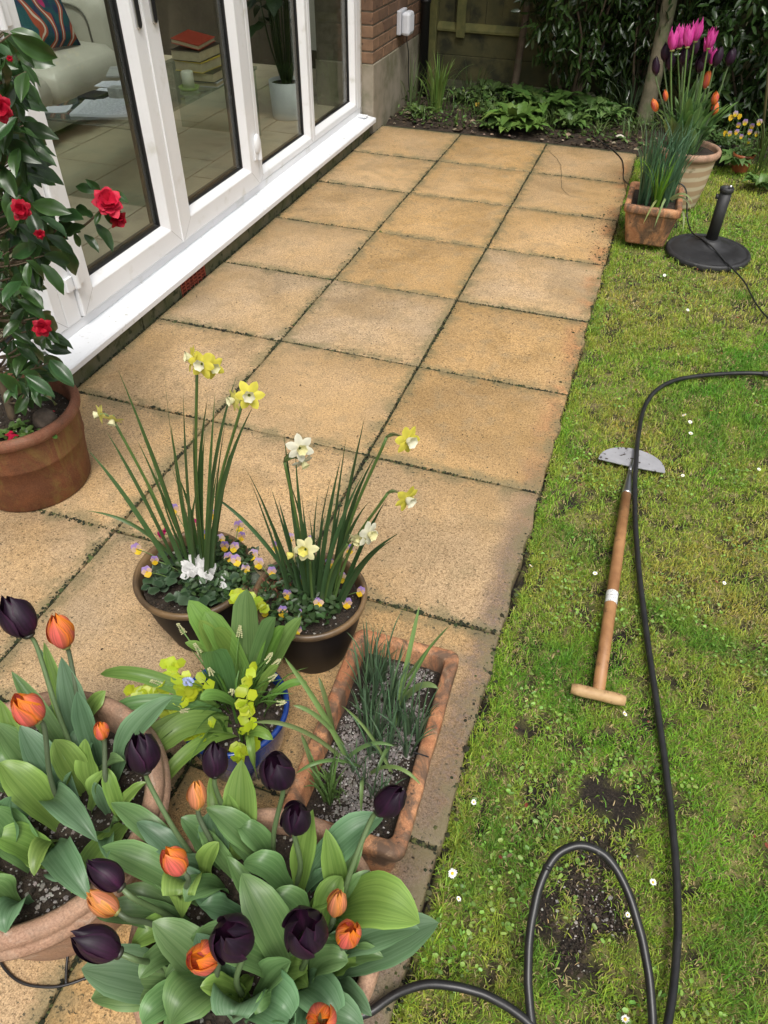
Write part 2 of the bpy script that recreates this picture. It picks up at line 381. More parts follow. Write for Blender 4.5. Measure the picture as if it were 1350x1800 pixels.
# ------------------------------------------------------------ patio
XL, XR = -.587, 1.197
g = MB(); g.add([(XL - .02, -1.3, -.013), (1.165, -1.3, -.013), (1.165, 5.46, -.013), (XL - .02, 5.46, -.013)], [(0, 1, 2, 3)])
patio = tag(g.obj('patio', M_joint), kind='structure')
COLX = [XL + .004, 0.0, .6, XR]
def slab(x0, x1, y0, y1, ragged):
    gap = .0035; n = 14
    x0 += gap; x1 -= gap; y0 += gap; y1 -= gap
    t = np.linspace(0, 1, n, endpoint=False); a = rng.uniform(0, 6, 4)
    def wob(s, k, amp): return amp * (np.sin(s * 9 + a[k]) * .5 + np.sin(s * 23 + 2 * a[k]) * .5 + rng.uniform(-.5, .5, len(s)))
    q = [np.c_[x0 + t * (x1 - x0), y0 + wob(t, 0, .0016)], np.c_[x1 + wob(t, 1, .007 if ragged else .0016), y0 + t * (y1 - y0)],
         np.c_[x1 - t * (x1 - x0), y1 + wob(t, 2, .0016)], np.c_[x0 + wob(t, 3, .0016), y1 - t * (y1 - y0)]]
    ring = np.concatenate(q); c = np.array([(x0 + x1) / 2, (y0 + y1) / 2]); k = len(ring)
    tx, ty, dz = rng.uniform(-.0025, .0025, 3)
    def zz(xy): return dz + tx * (xy[:, 0] - c[0]) * 2 + ty * (xy[:, 1] - c[1]) * 2
    sc = lambda f: c + (ring - c) * f
    levels = [(ring, -.06), (ring, -.007), (sc(.993), -.0018), (sc(.978), 0)]
    V = np.concatenate([np.c_[r, zz(r) + z] for r, z in levels])
    V = np.vstack([V, [c[0], c[1], dz]])
    i = np.arange(k); j = (i + 1) % k
    F = [np.c_[l * k + i, l * k + j, (l + 1) * k + j, (l + 1) * k + i] for l in range(3)]
    mb = MB(); U = np.c_[(V[:, 0] - x0) / (x1 - x0), (V[:, 1] - y0) / (y1 - y0)]
    mb.add(V, np.concatenate(F), None, U); mb.F.append(np.c_[3 * k + i, 3 * k + j, np.full(k, 4 * k)])
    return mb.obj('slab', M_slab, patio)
for r in range(-2, 9):
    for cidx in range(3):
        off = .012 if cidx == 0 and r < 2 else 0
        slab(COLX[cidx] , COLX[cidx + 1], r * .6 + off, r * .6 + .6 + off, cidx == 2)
# crack across the slab by the square pot
mb = MB(); pth = smooth_path([PZ(965, 265, .0015), PZ(985, 290, .0015), PZ(988, 330, .0015), PZ(1010, 350, .0015)], 5); pth[:, :2] += rng.uniform(-.004, .004, (len(pth), 2))
ribbon(mb, pth, .0013, 'strap', UP, m=1, fold=0); mb.obj('crack', M_joint, patio)
# moss lumps along the joints
def lumps(mb, p, r, C, flat=.6):
    k = len(p); V0 = np.array([(1, 0, 0), (.3, .95, 0), (-.8, .6, 0), (-.8, -.6, 0), (.3, -.95, 0), (0, 0, 1)]) * [1, 1, flat]
    ang = rng.uniform(0, 6.28, k); ca, sa = np.cos(ang)[:, None], np.sin(ang)[:, None]
    V = V0[None] * rng.uniform(.7, 1.3, (k, 6, 1)) * np.asarray(r).reshape(-1, 1, 1)
    V = np.stack([V[..., 0] * ca - V[..., 1] * sa, V[..., 0] * sa + V[..., 1] * ca, V[..., 2]], -1) + np.asarray(p)[:, None, :]
    t = np.array([(0, 1, 5), (1, 2, 5), (2, 3, 5), (3, 4, 5), (4, 0, 5)])
    mb.add(V.reshape(-1, 3), ((np.arange(k) * 6)[:, None, None] + t).reshape(-1, 3), np.repeat(C, 6, axis=0))
pts = []
def joint(x0, y0, x1, y1, n, spread=.005, pw=1.0):
    t = rng.uniform(0, 1, n); x = x0 + t * (x1 - x0); y = y0 + t * (y1 - y0)
    keep = (vnoise(x, y, 7, 5) * .6 + vnoise(x, y, 22, 6) * .4) > rng.uniform(.15, .62, n)
    x, y = x[keep], y[keep]; pts.append(np.c_[x + rng.normal(0, spread, len(x)), y + rng.normal(0, spread, len(x)), np.zeros(len(x)) - .003])
for x in (0.0, .6): joint(x, -.5, x, 5.4, 4200, .0055)
for k in range(0, 9): joint(XL, k * .6, XR, k * .6, 1100, .005)
joint(XL + .004, .3, XL + .004, 5.4, 1800, .008); joint(1.19, .0, 1.19, 5.4, 1200, .012); joint(1.15, 2.2, 1.15, 4.8, 900, .03)
joint(1.08, 3.9, 1.17, 5.3, 700, .04); joint(0, 2.3, 0.0, 3.4, 500, .018); joint(.6, 1.8, .6, 3.2, 400, .015)
pts = np.concatenate(pts); k = len(pts); rr = rng.gamma(2.0, .0010, k) + .0010
cc = jcol((.022, .027, .010), k, .5, .2); light = rng.random(k) < .3; cc[light] = jcol((.075, .085, .028), light.sum(), .4, .15)
mb = MB(); lumps(mb, pts, rr, cc, .8); tag(mb.obj('joint_moss', M_moss, patio), kind='stuff')

# ------------------------------------------------------------ house
house = thing('house', 'house wall with white glazed patio doors and brick corner along the patio', 'house', (-.66, 3.5, 0))
def ring_frame(mb, y0, y1, z0, z1, prof):
    V = []
    for i, x in prof: V += [(x, y0 + i, z0 + i), (x, y1 - i, z0 + i), (x, y1 - i, z1 - i), (x, y0 + i, z1 - i)]
    F = []
    for k in range(len(prof) - 1):
        for j in range(4): F.append((k * 4 + j, k * 4 + (j + 1) % 4, k * 4 + 4 + (j + 1) % 4, k * 4 + 4 + j))
    return mb.add(V, F)
ZT = 2.16
# plinth below the sill, with an air brick let into it
y0, ya, yb, y1 = -1.6, 2.62, 2.845, 5.155
mb = MB()
for (s0, s1) in ((-1.6, 1.50), (1.506, 2.30), (2.306, ya), (yb, 3.9), (3.906, y1)): mb.box((-.72, s0, -.1), (-.589, s1, .083))
mb.obj('plinth', M_plinth, house, smooth=False, bevel=.004)
M_air = mat('red_clay', (.33, .07, .035), (.22, .05, .03), rough=.8, vs=30, bs=200, bst=.4, bd=.002)
mb = MB(); mb.box((-.70, ya + .002, -.02), (-.612, yb - .002, .080), None)
ab = mb.obj('air_brick', mat('air_brick_hole', (.02, .012, .01), rough=.9), house, smooth=False)
mb = MB()
for i in range(7): yy = ya + .004 + i * (yb - ya - .016) / 6; mb.box((-.611, yy, -.02), (-.590, yy + .008, .080))
for i in range(6): zz = .0 + i * .0155; mb.box((-.6105, ya + .003, zz - .002), (-.5915, yb - .003, zz + .004))
mb.obj('grille', M_air, ab, smooth=False)
# sill: one extruded section
prof = [(-.72, .09), (-.575, .083), (-.575, .074), (-.557, .074), (-.556, .097), (-.562, .103), (-.672, .119), (-.72, .119)]
mb = MB(); n = len(prof); V = [(x, -1.6, z) for x, z in prof] + [(x, 5.195, z) for x, z in prof]
mb.add(V, [(i, (i + 1) % n, n + (i + 1) % n, n + i) for i in range(n)] + [tuple(range(n))[::-1], tuple(range(n, 2 * n))])
si = mb.obj('sill', M_sill, house, smooth=False, bevel=.0015)
mb = MB(); mb.box((-.655, 5.10, .1175), (-.60, 5.16, .1245)); mb.box((-.64, 5.11, .1247), (-.615, 5.15, .1285))
mb.obj('end_cap', M_sill, si, smooth=False, bevel=.002)
# outer frame members
mb = MB()
mb.box((-.745, -1.6, .118), (-.672, 5.20, .158)); mb.box((-.745, -1.6, ZT), (-.672, 5.20, ZT + .06))
mb.obj('bottom_rail', M_white, house, smooth=False, bevel=.003)
for (s0, s1) in ((-1.6, -1.5), (1.965, 2.047), (3.603, 3.640), (5.132, 5.2)):
    mb = MB(); mb.box((-.743, s0, .156), (-.668, s1, ZT)); mb.obj('mullion', M_white, house, smooth=False, bevel=.004)
mb = MB(); mb.box((-.690, 5.2003, .12), (-.664, 5.2145, ZT)); mb.obj('sealant', mat('old_sealant', (.62, .60, .55), (.45, .42, .36), rough=.7, vs=40), house)
def pane(name, y0, y1, z0, z1, inset, face, depth=.045):
    f = MB(); ring_frame(f, y0, y1, z0, z1, [(0, -.735), (0, face - .004), (.004, face), (inset - .026, face), (inset - .021, face - .004), (inset - .004, face - .03), (inset, face - .033), (inset, -.735)])
    fr = f.obj(name, M_white, house, smooth=False, bevel=.0012)
    q = MB()
    for (yy_, sy_) in ((y0, 1), (y1, -1)):
        a0, a1 = .005, inset - .024; V = [(face + .0004, yy_ + sy_ * (a0 - .0007), z0 + a0 + .0007), (face + .0004, yy_ + sy_ * (a0 + .0007), z0 + a0 - .0007), (face + .0004, yy_ + sy_ * (a1 + .0007), z0 + a1 - .0007), (face + .0004, yy_ + sy_ * (a1 - .0007), z0 + a1 + .0007)]
        q.add(V, [(0, 1, 2, 3)])
    q.obj('corner_weld', mat('weld_line', (.42, .42, .42), rough=.6), fr, smooth=False)
    q = MB(); ring_frame(q, y0, y1, z0, z1, [(inset - .001, face - .034), (inset + .002, face - .033), (inset + .005, face - .038), (inset + .005, -.73)]); q.obj('gasket', M_gasket, fr, smooth=False)
    q = MB(); ring_frame(q, y0, y1, z0, z1, [(inset + .005, -.716), (inset + .010, -.716), (inset + .010, -.732)]); q.obj('spacer_bar', mat('spacer_bar', (.16, .13, .10), rough=.4, metal=.6), fr, smooth=False)
    q = MB(); i = inset + .003; q.box((face - .046, y0 + i, z0 + i), (face - .042, y1 - i, z1 - i)); q.obj('glass', M_glass, fr, smooth=False)
    return fr
wz = pane('fixed_window', .55, 1.964, .158, ZT, .075, -.668)
da = pane('door_leaf', 2.050, 2.801, .166, ZT - .005, .108, -.652)
db = pane('door_leaf', 2.806, 3.600, .166, ZT - .005, .110, -.652)
da['label'] = 'white glazed door leaf hinged on the left, its pane showing the sofa'; db['label'] = 'white glazed door leaf hinged on the right, its pane showing the books'
wc = pane('fixed_window', 3.641, 4.366, .158, ZT, .058, -.668)
wd = pane('fixed_window', 4.367, 5.131, .158, ZT, .058, -.668)
# overlap bead between the leaves
mb = MB(); mb.box((-.655, 2.792, .17), (-.6465, 2.803, ZT - .01)); mb.obj('astragal', M_white, da, smooth=False, bevel=.002)
M_hand = mat('handle_black', (.02, .02, .022), rough=.35); M_steel = mat('brushed_steel', (.55, .55, .56), rough=.3, metal=1)
for leaf, yc, s in ((da, 2.752, -1), (db, 2.862, 1)):
    mb = MB(); th = np.linspace(0, 2 * np.pi, 20, endpoint=False); zb, zt_ = 1.02, 1.26
    out = [(yc + .016 * math.cos(t), (zt_ if math.sin(t) > 0 else zb) + .016 * math.sin(t)) for t in th]
    n = len(out); V = [(-.653, a, b) for a, b in out] + [(-.643, a, b) for a, b in out]
    mb.add(V, [(i, (i + 1) % n, n + (i + 1) % n, n + i) for i in range(n)] + [tuple(range(n, 2 * n))]); h = mb.obj('handle', M_steel, leaf, smooth=False, bevel=.002)
    mb = MB(); V = [(-.6429, yc + (a - yc) * .72, 1.14 + (b - 1.14) * .97) for a, b in out] + [(-.6405, yc + (a - yc) * .68, 1.14 + (b - 1.14) * .96) for a, b in out]
    mb.add(V, [(i, (i + 1) % n, n + (i + 1) % n, n + i) for i in range(n)] + [tuple(range(n, 2 * n))]); mb.obj('keyhole_plate', M_hand, leaf, smooth=False)
    mb = MB(); tube(mb, [(-.642, yc, 1.2), (-.605, yc, 1.2), (-.598, yc - s * .015, 1.2), (-.598, yc - s * .11, 1.2)], .009, 10); mb.obj('lever', M_steel, leaf)
def hinge(leaf, y, z, s):
    mb = MB(); tube(mb, [(-.640, y, z - .045), (-.640, y, z + .045)], [.012, .012], 14)
    mb.box((-.652, y, z - .04), (-.642, y + s * .045, z + .04)) if s > 0 else mb.box((-.652, y + s * .045, z - .04), (-.642, y, z + .04))
    mb.obj('hinge', M_white, leaf, bevel=.003, smooth=False)
    mb = MB(); mb.box((-.6675, min(y, y - s * .04), z - .052), (-.655, max(y, y - s * .04), z + .0)); mb.obj('hinge_flag', M_white, leaf, bevel=.003, smooth=False)
for z in (.335, 1.16, 1.95): hinge(da, 2.045, z, 1)
for z in (.335, 1.16, 1.95): hinge(db, 3.602, z, -1)
# a scuffed hinge cover near the foot of the right leaf
mb = MB(); sphere(mb, (-.640, 3.585, .372), (.016, .030, .048), None, 16, 10); mb.obj('hinge_cover', M_white, db)
# brick corner: concrete base, mortar core, single bricks
mb = MB(); mb.box((-1.0, 5.2155, -.1), (-.583, 5.80, .4145)); mb.box((-1.0, 5.803, -.1), (-.586, 6.6, .4145)); mb.obj('concrete_base', M_conc, house, smooth=False, bevel=.006)
mb = MB(); mb.box((-.99, 5.224, .416), (-.594, 6.6, 2.9)); mb.obj('mortar_core', M_mortar, house, smooth=False)
bm_ = {}
for i in range(3):
    mb = MB(); mb.box((-.05, -.1025, -.0315), (.05, .1025, .0315)); bm_[i] = mb.mesh('brick', smooth=False); bm_[i].materials.append(M_brick[i])
for cz in range(0, 12):
    z = .4165 + .0735 * cz + .0325; yy = 5.2165 + (.1025 if cz % 2 else 0.0)
    if cz % 2:
        b = bpy.data.objects.new('brick', bm_[cz % 3]); col.objects.link(b); b.parent = house; b.scale = (1, .5 * .95, 1)
        b.location = Vector((-.637, 5.2165 + .05, z)) - house.location
        bv = b.modifiers.new('b', 'BEVEL'); bv.width = .003; bv.segments = 1
        yy = 5.2165 + .1075
    while yy < 6.4:
        b = bpy.data.objects.new('brick', bm_[int(rng.integers(0, 3))]); col.objects.link(b); b.parent = house
        b.location = Vector((-.637 + rng.uniform(-.0015, .0015), yy + .1025, z)) - house.location
        bv = b.modifiers.new('b', 'BEVEL'); bv.width = .003; bv.segments = 1
        yy += .2155
# wall above the doors, eaves, wall left of the doors
mb = MB(); mb.box((-1.0, -1.6, ZT + .061), (-.60, 5.2155, 2.9)); mb.box((-1.0, -3.2, -.1), (-.60, -1.602, 2.9)); mb.obj('upper_wall', M_brick[1], house, smooth=False)
mb = MB(); mb.box((-5.4, -3.3, 2.901), (-4.3, 6.7, 3.05)); mb.box((-1.05, -3.3, 2.901), (-.45, 6.7, 3.05)); mb.box((-4.3, -3.3, 2.901), (-1.05, .8, 3.05)); mb.box((-4.3, 5.6, 2.901), (-1.05, 6.7, 3.05)); mb.obj('roof', mat('roof', (.09, .06, .05), rough=.9), house, smooth=False)  # roof built round an added opening that brightens the room

mb = MB(); mb.box((-4.3, .8, 2.99), (-1.05, 5.6, 2.996)); mb.obj('added_rooflight', M_glass, house, smooth=False)  # unseen glazing, added so daylight reaches the room floor

# ------------------------------------------------------------ the room behind the glass
ZF = .14
M_room = mat('room_wall_paint', (.66, .64, .57), (.62, .60, .53), rough=.8, vs=2)
M_brown = mat('dark_panelling', (.055, .042, .03), (.085, .066, .046), rough=.6, vs=4)
mb = MB(); mb.add([(-5.2, -2.4, ZF - .008), (-.70, -2.4, ZF - .008), (-.70, 6.5, ZF - .008), (-5.2, 6.5, ZF - .008)], [(0, 1, 2, 3)])
rf = tag(mb.obj('room_floor', mat('grout', (.07, .058, .044), rough=.9), smooth=False), kind='structure')
M_tile = mat('beige_floor_tile', (.56, .47, .34), (.47, .39, .28), rough=.32, vs=3.5, detail=6, c3=(.42, .345, .25), vs3=7, t3=(.5, .7))
tm = MB(); tm.box((-.2205, -.4455, -.008), (.2205, .4455, 0)); tme = tm.mesh('floor_tile', smooth=False); tme.materials.append(M_tile)
tm0 = MB(); tm0.box((-.1695, -.4455, -.008), (.1695, .4455, 0)); tme0 = tm0.mesh('floor_tile', smooth=False); tme0.materials.append(M_tile)
for i in range(6):
    for j in range(6):
        xx = -1.1 - .45 * i + .2250; yy = 3.645 + .9 * (j - 3) + (.265 if i % 2 else 0) + .45
        o = bpy.data.objects.new('floor_tile', tme if i else tme0); col.objects.link(o); o.parent = rf; o.location = (xx if i else -.926, yy, ZF)
mb = MB()
mb.box((-5.3, -2.4, 0), (-5.2, 6.5, 2.6)); mb.box((-5.2, 6.2, 0), (-.93, 6.3, 2.6)); mb.box((-5.2, -2.4, 0), (-.93, -2.3, 2.6)); mb.box((-5.2, -2.4, 2.6), (-4.3, 6.3, 2.7)); mb.box((-1.05, -2.4, 2.6), (-.605, 6.3, 2.7)); mb.box((-4.3, -2.4, 2.6), (-1.05, .8, 2.7)); mb.box((-4.3, 5.6, 2.6), (-1.05, 6.3, 2.7))  # ceiling left open below the added roof glazing to let daylight in
tag(mb.obj('room_walls', M_room, smooth=False), kind='structure')
mb = MB(); mb.box((-5.2, 6.155, ZF), (-1.62, 6.199, 2.5)); mb.box((-1.62, 6.165, ZF), (-.93, 6.199, ZF + .12)); mb.box((-5.199, 2.0, ZF), (-5.15, 6.15, 2.5))
tag(mb.obj('room_panelling', M_brown, smooth=False), kind='structure')

# ============================================================ THE FAR BED, FENCE AND HEDGE
YB = 5.455
nx, ny = 120, 34
X, Y = np.meshgrid(np.linspace(-.60, 4.2, nx), np.linspace(YB, 6.62, ny))
Z = -.03 + .035 * np.clip((Y - YB) / .15, 0, 1) + .03 * (vnoise(X, Y, 9, 4) - .5) + .02 * (vnoise(X, Y, 31, 5) - .5)
Z = np.where(X > 1.25, Z - .04 * np.clip((5.7 - Y) / .2, 0, 1), Z)
idx = np.arange(nx * ny).reshape(ny, nx)
mb = MB(); mb.add(np.c_[X.ravel(), Y.ravel(), Z.ravel()], np.stack([idx[:-1, :-1], idx[:-1, 1:], idx[1:, 1:], idx[1:, :-1]], -1).reshape(-1, 4))
bed = tag(mb.obj('garden_bed', M_soil), kind='structure')
mb = MB(); k = 900; px = np.c_[rng.uniform(-.58, 1.3, k), YB + .02 + rng.gamma(1.5, .16, k), np.full(k, .0)]
px = px[px[:, 1] < 6.4]; k = len(px); px[:, 2] = .0 + .012 * rng.random(k) - .012 * (px[:, 1] < YB + .1)
cc = jcol((.06, .04, .022), k, .6, .1); s = rng.random(k) < .12; cc[s] = jcol((.33, .25, .17), s.sum(), .3, .1)
lumps(mb, px, rng.gamma(2.5, .0035, k) + .003, cc, .6); tag(mb.obj('soil_crumbs', M_moss, bed), kind='stuff')

M_fence = mat('weathered_fence_wood', (.095, .085, .032), (.055, .055, .022), rough=.9, vs=5, bs=60, bst=.6, bd=.003, c3=(.022, .024, .012), vs3=6, t3=(.45, .68))
M_fence2 = mat('green_fence_rail', (.15, .14, .045), (.09, .095, .032), rough=.9, vs=12, bs=60, bst=.6, bd=.003)
fence = thing('fence', 'weathered green-brown timber fence panel behind the far bed', 'fence', (1.4, 6.5, 0))
x = -.50; i = 0
while x < 3.9:
    wd_ = rng.uniform(.118, .128); mb = MB(); mb.box((x, 6.497 + .004 * (i % 2), .425), (x + wd_ - .003, 6.515 + .004 * (i % 2), 1.8)); mb.obj('board', M_fence, fence, smooth=False); x += wd_; i += 1
for k, z in enumerate((.085, .255)):
    for s in range(3):
        mb = MB(); a = -.50 + s * 1.5; mb.box((a, 6.475 + .003 * k, z), (a + 1.495, 6.52, z + .168)); mb.obj('gravel_board', M_fence, fence, smooth=False, bevel=.004)
for z in (.395, 1.1, 1.72):
    mb = MB(); mb.add([(-.50, 6.496, z), (-.50, 6.455, z + .02), (-.50, 6.455, z + .035), (-.50, 6.496, z + .075), (3.9, 6.496, z), (3.9, 6.455, z + .02), (3.9, 6.455, z + .035), (3.9, 6.496, z + .075)],
           [(0, 4, 5, 1), (1, 5, 6, 2), (2, 6, 7, 3), (0, 1, 2, 3), (7, 6, 5, 4)]); mb.obj('rail', M_fence2, fence, smooth=False)
for xp in (-.575, 1.3, 3.1): mb = MB(); mb.box((xp, 6.44, -.1), (xp + .073, 6.53, 1.85)); mb.obj('post', M_fence2, fence, smooth=False, bevel=.004)
mb = MB(); mb.box((-.345, 6.440, .38), (-.275, 6.454, 1.8)); mb.obj('batten', M_fence2, fence, smooth=False, bevel=.002)

dp = thing('downpipe', 'black downpipe at the corner of the brick wall and the fence', 'pipe', (-.53, 6.24, 0))
mb = MB(); tube(mb, [(-.535, 6.24, -.02), (-.535, 6.24, 2.85)], .034, 16); mb.obj('pipe', M_gasket, dp)
for z in (.62, 1.6): mb = MB(); tube(mb, [(-.535, 6.24, z), (-.535, 6.24, z + .03)], .039, 16); mb.obj('bracket', M_gasket, dp)

M_sock = mat('grey_socket_plastic', (.50, .51, .54), (.44, .45, .48), rough=.4, vs=9)
so = thing('outdoor_socket', 'grey outdoor socket box on the brick wall', 'socket', (-.57, 5.77, .56))
mb = MB(); mb.box((-.585, 5.70, .50), (-.555, 5.85, .645)); mb.obj('back_box', M_sock, so, smooth=False, bevel=.006)
mb = MB(); mb.box((-.5548, 5.715, .495), (-.495, 5.835, .635)); mb.obj('cover', mat('pale_socket_cover', (.58, .60, .64), rough=.3), so, smooth=False, bevel=.018)
for k in range(4): mb = MB(); mb.box((-.4950, 5.735 + k * .024, .52), (-.4915, 5.743 + k * .024, .61)); mb.obj('rib', M_sock, so, smooth=False, bevel=.001)
mb = MB(); tube(mb, smooth_path([(-.53, 5.775, .497), (-.53, 5.78, .45), (-.54, 5.86, .36), (-.565, 5.95, .2), (-.56, 6.0, .02)], 5), .0035, 6); mb.obj('flex', M_gasket, so)

# ------------------------------------------------------------ plants of the bed
M_leaf = mat('leaf_green', (1, 1, 1), (.78, .85, .8), rough=.42, vs=14, attr=True, transl=.22, spec=.45)
M_gloss = mat('leaf_glossy', (1, 1, 1), (.8, .85, .8), rough=.24, vs=18, attr=True, transl=.1, spec=.6)
M_blade = mat('blade_green', (1, 1, 1), (.85, .88, .85), rough=.4, vs=20, attr=True, transl=.28, spec=.4)
M_grass = mat('grass_green', (1, 1, 1), (.9, .92, .88), rough=.5, vs=4, attr=True, transl=.42, spec=.3)
M_stem = mat('stem_green', (1, 1, 1), (.85, .9, .8), rough=.45, vs=25, attr=True)
M_petal = mat('petal', (1, 1, 1), (.9, .9, .9), rough=.5, vs=30, attr=True, transl=.25, spec=.3)
M_bark = mat('bark_brown', (.07, .05, .032), (.12, .09, .06), rough=.9, vs=18, bs=60, bst=.9, bd=.006, c3=(.05, .06, .03), vs3=9, t3=(.5, .65))
M_bark2 = mat('bark_pale', (.21, .18, .12), (.13, .12, .075), rough=.9, vs=12, bs=50, bst=.9, bd=.006, c3=(.11, .13, .06), vs3=8, t3=(.5, .65))

def blades_clump(mb, c, n, L, half, spread, C, lean=.5, rad=.05, j=.3, m=2, droop=.5, nseg=9, fold=.35, prof='sword'):
    for i in range(n):
        a = rng.uniform(0, 6.28); o = np.array([math.cos(a), math.sin(a), 0]); b = np.asarray(c) + o * rng.uniform(0, rad)
        l = L * rng.uniform(1 - j, 1 + j * .6); s = rng.uniform(.2, 1) * spread
        t = b + o * l * s + UP * l * (1 - s * droop); ct = b + o * l * s * .25 + UP * l * .7
        ribbon(mb, bez(b, ct, t, nseg), half * rng.uniform(.7, 1.2), prof, UP * .3 - o + rng.uniform(-.5, .5, 3), m=m, fold=fold, C=jcol(C, 1, .25, .08)[0], twist=rng.uniform(-.8, .8))
def crown(mb, c, r, n, L, W, C, hollow=.45, flat=None, front=None, rounder=False, droop=.15):
    """leaf-filled ellipsoid volume made of clumps"""
    c = np.asarray(c, float); r = np.asarray(r, float)
    nc = max(6, n // 26); d = rdir(nc); cen = c + d * r * (rng.uniform(hollow, 1, (nc, 1)) ** .6)
    k = rng.integers(0, nc, n); p = cen[k] + rng.normal(0, 1, (n, 3)) * r.min() * .17
    dirs = nrm(nrm(p - c) * .7 + rdir(n) * .8 + np.array([0, 0, -.15])); nn = nrm(UP * .8 + rdir(n) * .8 + (nrm(p - c)) * .5)
    leafcloud(mb, p, dirs, nn, rng.uniform(.7, 1.25, n) * L, rng.uniform(.8, 1.2, n) * W, C * rng.uniform(.6, 1.3, (nc, 1))[k] * rng.uniform(.75, 1.3, (n, 1)), droop, rounder)

def branches(mb, b, tops, r):
    for t in tops: tube(mb, smooth_path([b, (np.asarray(b) + t) / 2 + rng.uniform(-.08, .08, 3), t], 5), np.linspace(r, r * .35, 11), 7)
for (nm, lab, c, r, n, L, W, C) in [
    ('evergreen_shrub', 'dark evergreen shrub with narrow leaves hanging over the fence beside the slender trunk', (.62, 6.22, .98), (.42, .30, .80), 3600, .075, .012, (.030, .062, .014)),
    ('evergreen_shrub', 'dense dark hedge shrub behind the bed, left of the pale trunk', (1.12, 6.30, .95), (.45, .26, .85), 3600, .07, .011, (.026, .052, .013)),
    ('evergreen_shrub', 'glossy evergreen shrub behind the pink tulips, right of the pale trunk', (1.85, 6.12, .85), (.52, .36, .80), 4600, .075, .014, (.034, .070, .018)),
    ('evergreen_shrub', 'leafy green shrub at the right edge above the viola pot', (2.55, 6.0, .75), (.50, .42, .75), 3600, .07, .014, (.038, .078, .02)),
]:
    sh = thing(nm, lab, 'shrub', (c[0], c[1], 0), 'evergreen shrubs along the far fence')
    mb = MB(); crown(mb, c, r, n, L, W, np.array(C)); mb.obj('crown', M_gloss, sh)
    mb = MB(); branches(mb, (c[0], c[1], -.02), [np.asarray(c) + rdir(1)[0] * r * .7 for _ in range(8)], .014); mb.obj('stems', M_bark, sh)

t1 = thing('slender_tree', 'slender dark trunk standing in the far bed before the fence', 'tree', (.17, 6.32, 0))
mb = MB(); P = smooth_path([(.17, 6.32, -.02), (.185, 6.32, .3), (.20, 6.31, .7), (.17, 6.28, 1.3), (.2, 6.2, 2.2)], 6); tube(mb, P, np.linspace(.030, .016, len(P)), 12); mb.obj('trunk', M_bark, t1)
mb = MB(); crown(mb, (.15, 6.0, 2.35), (.8, .65, .5), 3000, .08, .018, np.array((.035, .07, .016))); mb.obj('crown', M_leaf, t1)
mb = MB(); branches(mb, (.2, 6.2, 2.0), [np.array((.15, 6.0, 2.35)) + rdir(1)[0] * (.6, .5, .4) for _ in range(8)], .012); mb.obj('limbs', M_bark, t1)
t2 = thing('pale_tree', 'pale mossy tree trunk leaning behind the pink tulips', 'tree', (1.20, 6.05, 0))
mb = MB(); P = smooth_path([(1.18, 6.05, -.02), (1.185, 6.06, .3), (1.175, 6.1, .75), (1.19, 6.05, 1.4), (1.3, 5.95, 2.4)], 6); tube(mb, P, np.linspace(.062, .035, len(P)), 14); mb.obj('trunk', M_bark2, t2)
mb = MB(); crown(mb, (1.35, 5.85, 2.6), (1.1, .8, .55), 4200, .09, .02, np.array((.04, .08, .018))); mb.obj('crown', M_leaf, t2)
mb = MB(); branches(mb, (1.28, 5.97, 2.3), [np.array((1.35, 5.85, 2.6)) + rdir(1)[0] * (.9, .6, .4) for _ in range(9)], .02); mb.obj('limbs', M_bark2, t2)

def clump(name, label, cat, u, v, n, L, half, spread, C, rad=.05, z=.0, y=None, group=None, **k):
    c = PZ(u, v, z) if y is None else PY(u, v, y)
    c[2] = z; t = thing(name, label, cat, c, group); mb = MB(); blades_clump(mb, c, n, L, half, spread, C, rad=rad, **k); mb.obj('foliage', M_blade, t); return t
clump('iris_clump', 'upright green grassy clump in the bed by the concrete plinth', 'plant', 768, 197, 46, .38, .0065, .5, (.16, .26, .055), .06)
clump('iris_clump', 'thin wispy grass clump in the corner against the house wall', 'plant', 722, 190, 24, .36, .0035, .5, (.17, .23, .09), .07)
clump('sword_leaf_clump', 'tall sword-leaved clump in the bed left of the tulip pot', 'plant', 1075, 190, 60, .55, .009, .35, (.14, .23, .06), .10)
clump('sword_leaf_clump', 'blue-green arching grass clump at the bed edge by the chive pot', 'plant', 1108, 205, 40, .32, .006, .7, (.22, .32, .18), .08)
clump('grass_clump', 'dark grassy clump beneath the hedge in the far bed', 'plant', 1010, 160, 30, .34, .005, .6, (.055, .095, .025), .1)
clump('grass_clump', 'small sprig of grass at the front of the far bed', 'plant', 800, 222, 9, .09, .003, .6, (.15, .22, .05), .015)
clump('grass_clump', 'pale grassy tuft at the bed edge beside the white shell', 'plant', 1050, 236, 30, .10, .0035, .9, (.22, .30, .10), .06)
clump('grass_clump', 'tall grass blades at the right edge beside the viola pot', 'plant', 1335, 300, 26, .38, .005, .5, (.11, .17, .04), .06)
